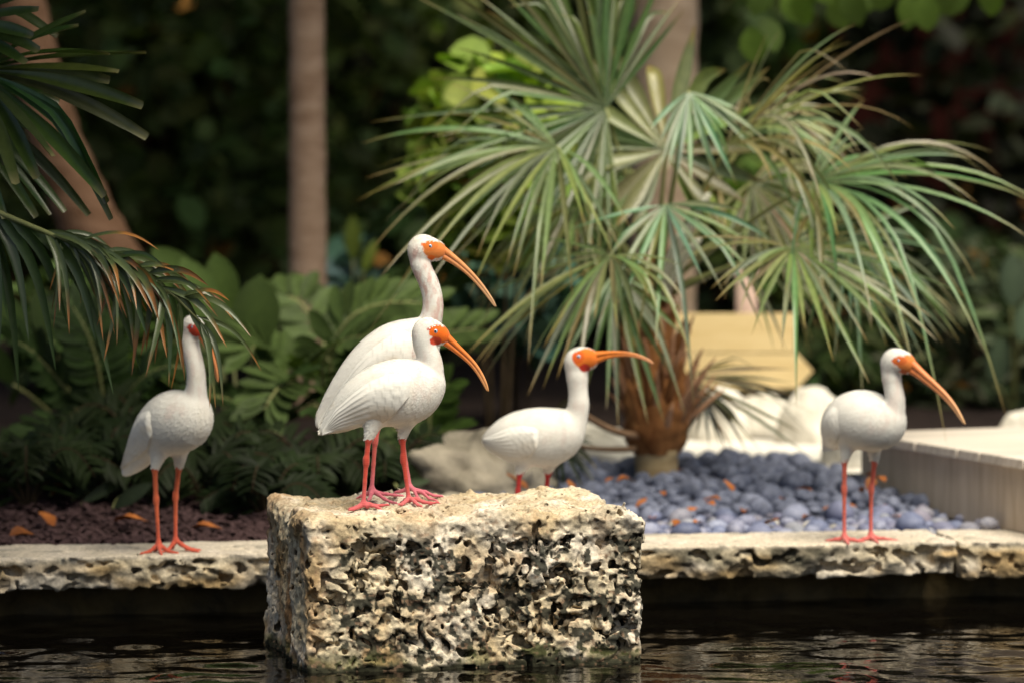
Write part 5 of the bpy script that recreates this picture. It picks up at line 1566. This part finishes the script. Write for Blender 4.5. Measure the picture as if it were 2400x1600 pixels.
# ------------------------------------------------------------------ cycads and broad-leaved plants in the bed
lfm = {}
def leaflet_mesh(kind, col):
    key = (kind, col)
    if key not in lfm:
        L, w, pr, fold, curl = {'cyc': (0.115, 0.042, 'obo', 0.25, 0.08), 'strap': (0.30, 0.075, 'ell', 0.3, 0.18), 'broad': (0.24, 0.115, 'ell', 0.18, 0.12), 'small': (0.085, 0.036, 'obo', 0.25, 0.12)}[kind]
        V, F = leaf_shape(L, w, 7, fold, curl, pr)
        V = np.array(V); C = np.tile(col, (len(V), 1)) * (1 + 0.25 * (np.abs(V[:, 1]) < 1e-5))[:, None]
        lfm[key] = mesh('leaflet_' + kind, V, F, M['leaf'], cols=C)
    return lfm[key]
def cycad(px, Y, label, fronds, col, seed, lsize=1.0, group=None):
    base = Vector(gp(px, Y))
    t = empty('cycad', base, label, 'plant', group)
    V, F = tube([(0, 0, -0.01), (0, 0, 0.06), (0, 0, 0.10)], [0.05, 0.055, 0.03], 10)
    mobj('stem', mesh('stem', V, F, M['boot']), t)
    r2 = random.Random(seed)
    for mid, end, n in fronds:
        a, b = P(*mid) - base, P(*end) - base
        s0 = Vector((0, 0, 0.08))
        ctrl = (a - s0 * 0.25 - b * 0.25) * 2
        pts = bez(s0, ctrl, b, 12)
        V, F = tube(pts, [0.007 - 0.0004 * i for i in range(12)], 5)
        fr_ = mobj('frond', mesh('rachis', V, F, M['pet']), t)
        for k in range(n):
            u = 0.22 + 0.78 * (k // 2 + 0.5) / (n / 2)
            kk = u * 11; i = min(int(kk), 10)
            p = pts[i].lerp(pts[i + 1], kk - i); tg = (pts[i + 1] - pts[i]).normalized()
            side = tg.cross(Vector((0, -0.6, 0.8))).normalized()
            sgn = 1 if k % 2 else -1
            upv = side.cross(tg)
            d = side * sgn + tg * (0.35 + 0.9 * u ** 3) + upv * r2.uniform(0.05, 0.35)
            o = mobj('leaflet', leaflet_mesh('cyc', col), fr_)
            sc = lsize * (1.0 - 0.35 * abs(u - 0.55)) * r2.uniform(0.9, 1.1)
            o.matrix_basis = Matrix.Translation(p) @ frame(d, upv + Vector((r2.uniform(-0.2, 0.2), -0.3, 0.2))) @ Matrix.Scale(sc, 4)
    return t
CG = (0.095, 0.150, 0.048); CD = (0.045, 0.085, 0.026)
cycad(800, 11.1, 'cycad with rows of broad green leaflets arching behind the two birds on the block',
      [((640, 840, 11.0), (590, 830, 10.9), 26), ((800, 770, 11.0), (1010, 715, 10.95), 34), ((760, 840, 10.9), (900, 790, 10.7), 30), ((870, 850, 11.2), (1120, 770, 11.2), 32), ((700, 900, 10.8), (620, 960, 10.6), 26),
       ((740, 760, 11.3), (640, 700, 11.4), 28), ((830, 950, 10.7), (930, 1010, 10.5), 26), ((860, 800, 11.4), (1060, 650, 11.7), 30)], CG, 51, 1.15)
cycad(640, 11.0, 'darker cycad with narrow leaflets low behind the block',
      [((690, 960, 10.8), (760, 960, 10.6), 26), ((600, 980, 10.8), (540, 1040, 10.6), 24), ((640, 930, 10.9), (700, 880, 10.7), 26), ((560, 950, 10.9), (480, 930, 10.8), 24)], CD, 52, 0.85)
cycad(1010, 10.9, 'low cycad with pale green fanned leaflets beside the grey-beige boulder',
      [((1010, 1020, 10.75), (1070, 1010, 10.6), 22), ((960, 1000, 10.8), (920, 980, 10.7), 20), ((1010, 960, 10.9), (1050, 900, 10.9), 22), ((980, 1060, 10.7), (940, 1090, 10.5), 18)], (0.095, 0.17, 0.04), 53, 0.8)
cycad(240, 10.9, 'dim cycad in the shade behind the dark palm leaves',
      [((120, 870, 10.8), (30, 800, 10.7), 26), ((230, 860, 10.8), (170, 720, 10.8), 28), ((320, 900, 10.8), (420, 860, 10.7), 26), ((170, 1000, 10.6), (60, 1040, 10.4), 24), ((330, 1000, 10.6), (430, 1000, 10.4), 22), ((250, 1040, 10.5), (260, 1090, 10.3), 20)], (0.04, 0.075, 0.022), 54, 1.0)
def leafy(px, Y, label, leaves, col, kind, seed, name='broadleaf_plant'):
    base = Vector(gp(px, Y))
    t = empty(name, base, label, 'plant')
    r2 = random.Random(seed)
    for (x0, y0, x1, y1, Yl, sc) in leaves:
        a, b = P(x0, y0, Yl), P(x1, y1, Yl + r2.uniform(-0.04, 0.04))
        d = b - a
        V, F = tube([p - base for p in bez(base, (base + a) * 0.5 + Vector((0, 0, 0.05)), a, 6)], [0.006, 0.0055, 0.005, 0.0045, 0.004, 0.004], 5)
        lf = mobj('stalk', mesh('stalk', V, F, M['pet']), t)
        o = mobj('leaf', leaflet_mesh(kind, col), t)
        L = {'cyc': 0.115, 'strap': 0.30, 'broad': 0.24, 'small': 0.085}[kind]
        k = d.length / L
        o.matrix_basis = Matrix.Translation(a - base) @ frame(d, (r2.uniform(-0.5, 0.5), -1, 0.5)) @ Matrix.Diagonal((k, k * sc, k, 1))
    return t
leafy(560, 11.1, 'plant with big paddle-shaped green leaves near the slim straight trunk', [(590, 830, 610, 640, 11.0, 1.25), (570, 960, 670, 820, 10.9, 0.9), (500, 760, 430, 600, 11.2, 1.1), (540, 740, 500, 590, 11.3, 1.1), (470, 800, 360, 640, 11.2, 0.9), (620, 900, 700, 800, 11.2, 0.8), (520, 860, 520, 700, 11.1, 1.0), (480, 700, 355, 575, 11.4, 1.0)], (0.105, 0.175, 0.045), 'broad', 61)
leafy(600, 10.6, 'little rosette of pale yellow-green leaves in the shade below the paddle leaves', [(600, 1045, 540, 1025, 10.4, 0.9), (605, 1045, 590, 1070, 10.4, 0.9), (605, 1042, 640, 1065, 10.4, 0.9), (605, 1040, 665, 1045, 10.4, 0.9), (602, 1040, 630, 1020, 10.4, 0.9)], (0.20, 0.25, 0.06), 'small', 62, 'rosette_plant')
leafy(300, 10.4, 'low plant with broad dark strap leaves behind the bird at the mulch', [(170, 1170, 250, 1085, 10.2, 1.0), (190, 1180, 300, 1110, 10.15, 0.9), (265, 1190, 350, 1130, 10.1, 1.3), (330, 1200, 420, 1150, 10.2, 1.2), (120, 1150, 60, 1080, 10.3, 1.0), (420, 1190, 520, 1120, 10.3, 1.0)], (0.040, 0.060, 0.036), 'strap', 63, 'strap_leaf_plant')
leafy(130, 10.35, 'dead orange-brown leaf stalk curling up from the mulch', [(118, 1160, 160, 1110, 10.2, 0.9)], (0.30, 0.10, 0.02), 'small', 64, 'dead_leaf_plant')
leafy(900, 10.5, 'low broad dark green leaves behind the bird legs on the block', [(880, 1130, 960, 1080, 10.3, 1.1), (840, 1120, 780, 1050, 10.3, 1.1), (930, 1140, 1010, 1120, 10.25, 1.1), (700, 1130, 640, 1060, 10.4, 1.0), (760, 1120, 700, 1040, 10.4, 1.0), (980, 1110, 1000, 1040, 10.4, 0.9)], (0.035, 0.060, 0.024), 'strap', 65, 'strap_leaf_plant')
leafy(830, 13.4, 'single upright yellow-green leaf behind the tall bird', [(828, 610, 826, 505, 13.0, 0.8), (850, 640, 880, 560, 13.1, 0.7)], (0.16, 0.22, 0.045), 'broad', 66)
leafy(200, 11.5, 'plant with rounded mid-green leaves under the leaning trunk', [(60, 800, 10, 690, 11.3, 1.1), (120, 800, 90, 670, 11.3, 1.1), (170, 800, 200, 690, 11.2, 1.1), (240, 800, 290, 720, 11.2, 1.1), (30, 900, -30, 800, 11.2, 1.0)], (0.075, 0.125, 0.035), 'broad', 67)
leafy(2380, 12.9, 'plant with rounded grey-green leaves beyond the deck', [(2370, 720, 2380, 590, 12.7, 1.2), (2390, 800, 2420, 700, 12.6, 1.2), (2330, 900, 2350, 790, 12.7, 1.0)], (0.085, 0.13, 0.085), 'broad', 68)
# dark ferns filling the shade behind the mulch
def fern(px, Y, label, seed, size, col, n=9):
    base = Vector(gp(px, Y))
    t = empty('fern', base, label, 'fern')
    r2 = random.Random(seed)
    for k in range(n):
        a = 2 * math.pi * k / n + r2.uniform(-0.3, 0.3)
        R_ = size * r2.uniform(0.7, 1.1); Hh = size * r2.uniform(0.5, 1.0)
        e = Vector((math.cos(a) * R_, math.sin(a) * R_ * 0.6, Hh * 0.45))
        pts = bez((0, 0, 0), (e.x * 0.45, e.y * 0.45, Hh * 1.25), e, 10)
        V, F = tube(pts, [0.004 - 0.0003 * i for i in range(10)], 4)
        fr_ = mobj('frond', mesh('rachis', V, F, M['twig']), t)
        V, F, C, nn = [], [], [], 0
        for j in range(30):
            u = 0.15 + 0.85 * (j // 2) / 15
            kk = u * 9; i = min(int(kk), 8)
            p = pts[i].lerp(pts[i + 1], kk - i); tg = (pts[i + 1] - pts[i]).normalized()
            side = tg.cross(Vector((0, -0.5, 0.85))).normalized() * (1 if j % 2 else -1)
            lv, lf = leaf_shape(size * 0.42 * (1.05 - 0.75 * u) + 0.02, 0.020, 4, 0.3, 0.25, 'strap')
            Rm = frame(side + tg * 0.5 + Vector((0, 0, r2.uniform(-0.2, 0.2))), (0, -0.5, 0.85)).to_3x3()
            V += [p + Rm @ Vector(v) for v in lv]; F += [tuple(q + nn for q in f) for f in lf]; nn += len(lv)
        cc = np.asarray(col) * r2.uniform(0.75, 1.3)
        mobj('pinnae', mesh('pinnae', V, F, M['leaf'], cols=np.tile(cc, (len(V), 1))), fr_)
    return t
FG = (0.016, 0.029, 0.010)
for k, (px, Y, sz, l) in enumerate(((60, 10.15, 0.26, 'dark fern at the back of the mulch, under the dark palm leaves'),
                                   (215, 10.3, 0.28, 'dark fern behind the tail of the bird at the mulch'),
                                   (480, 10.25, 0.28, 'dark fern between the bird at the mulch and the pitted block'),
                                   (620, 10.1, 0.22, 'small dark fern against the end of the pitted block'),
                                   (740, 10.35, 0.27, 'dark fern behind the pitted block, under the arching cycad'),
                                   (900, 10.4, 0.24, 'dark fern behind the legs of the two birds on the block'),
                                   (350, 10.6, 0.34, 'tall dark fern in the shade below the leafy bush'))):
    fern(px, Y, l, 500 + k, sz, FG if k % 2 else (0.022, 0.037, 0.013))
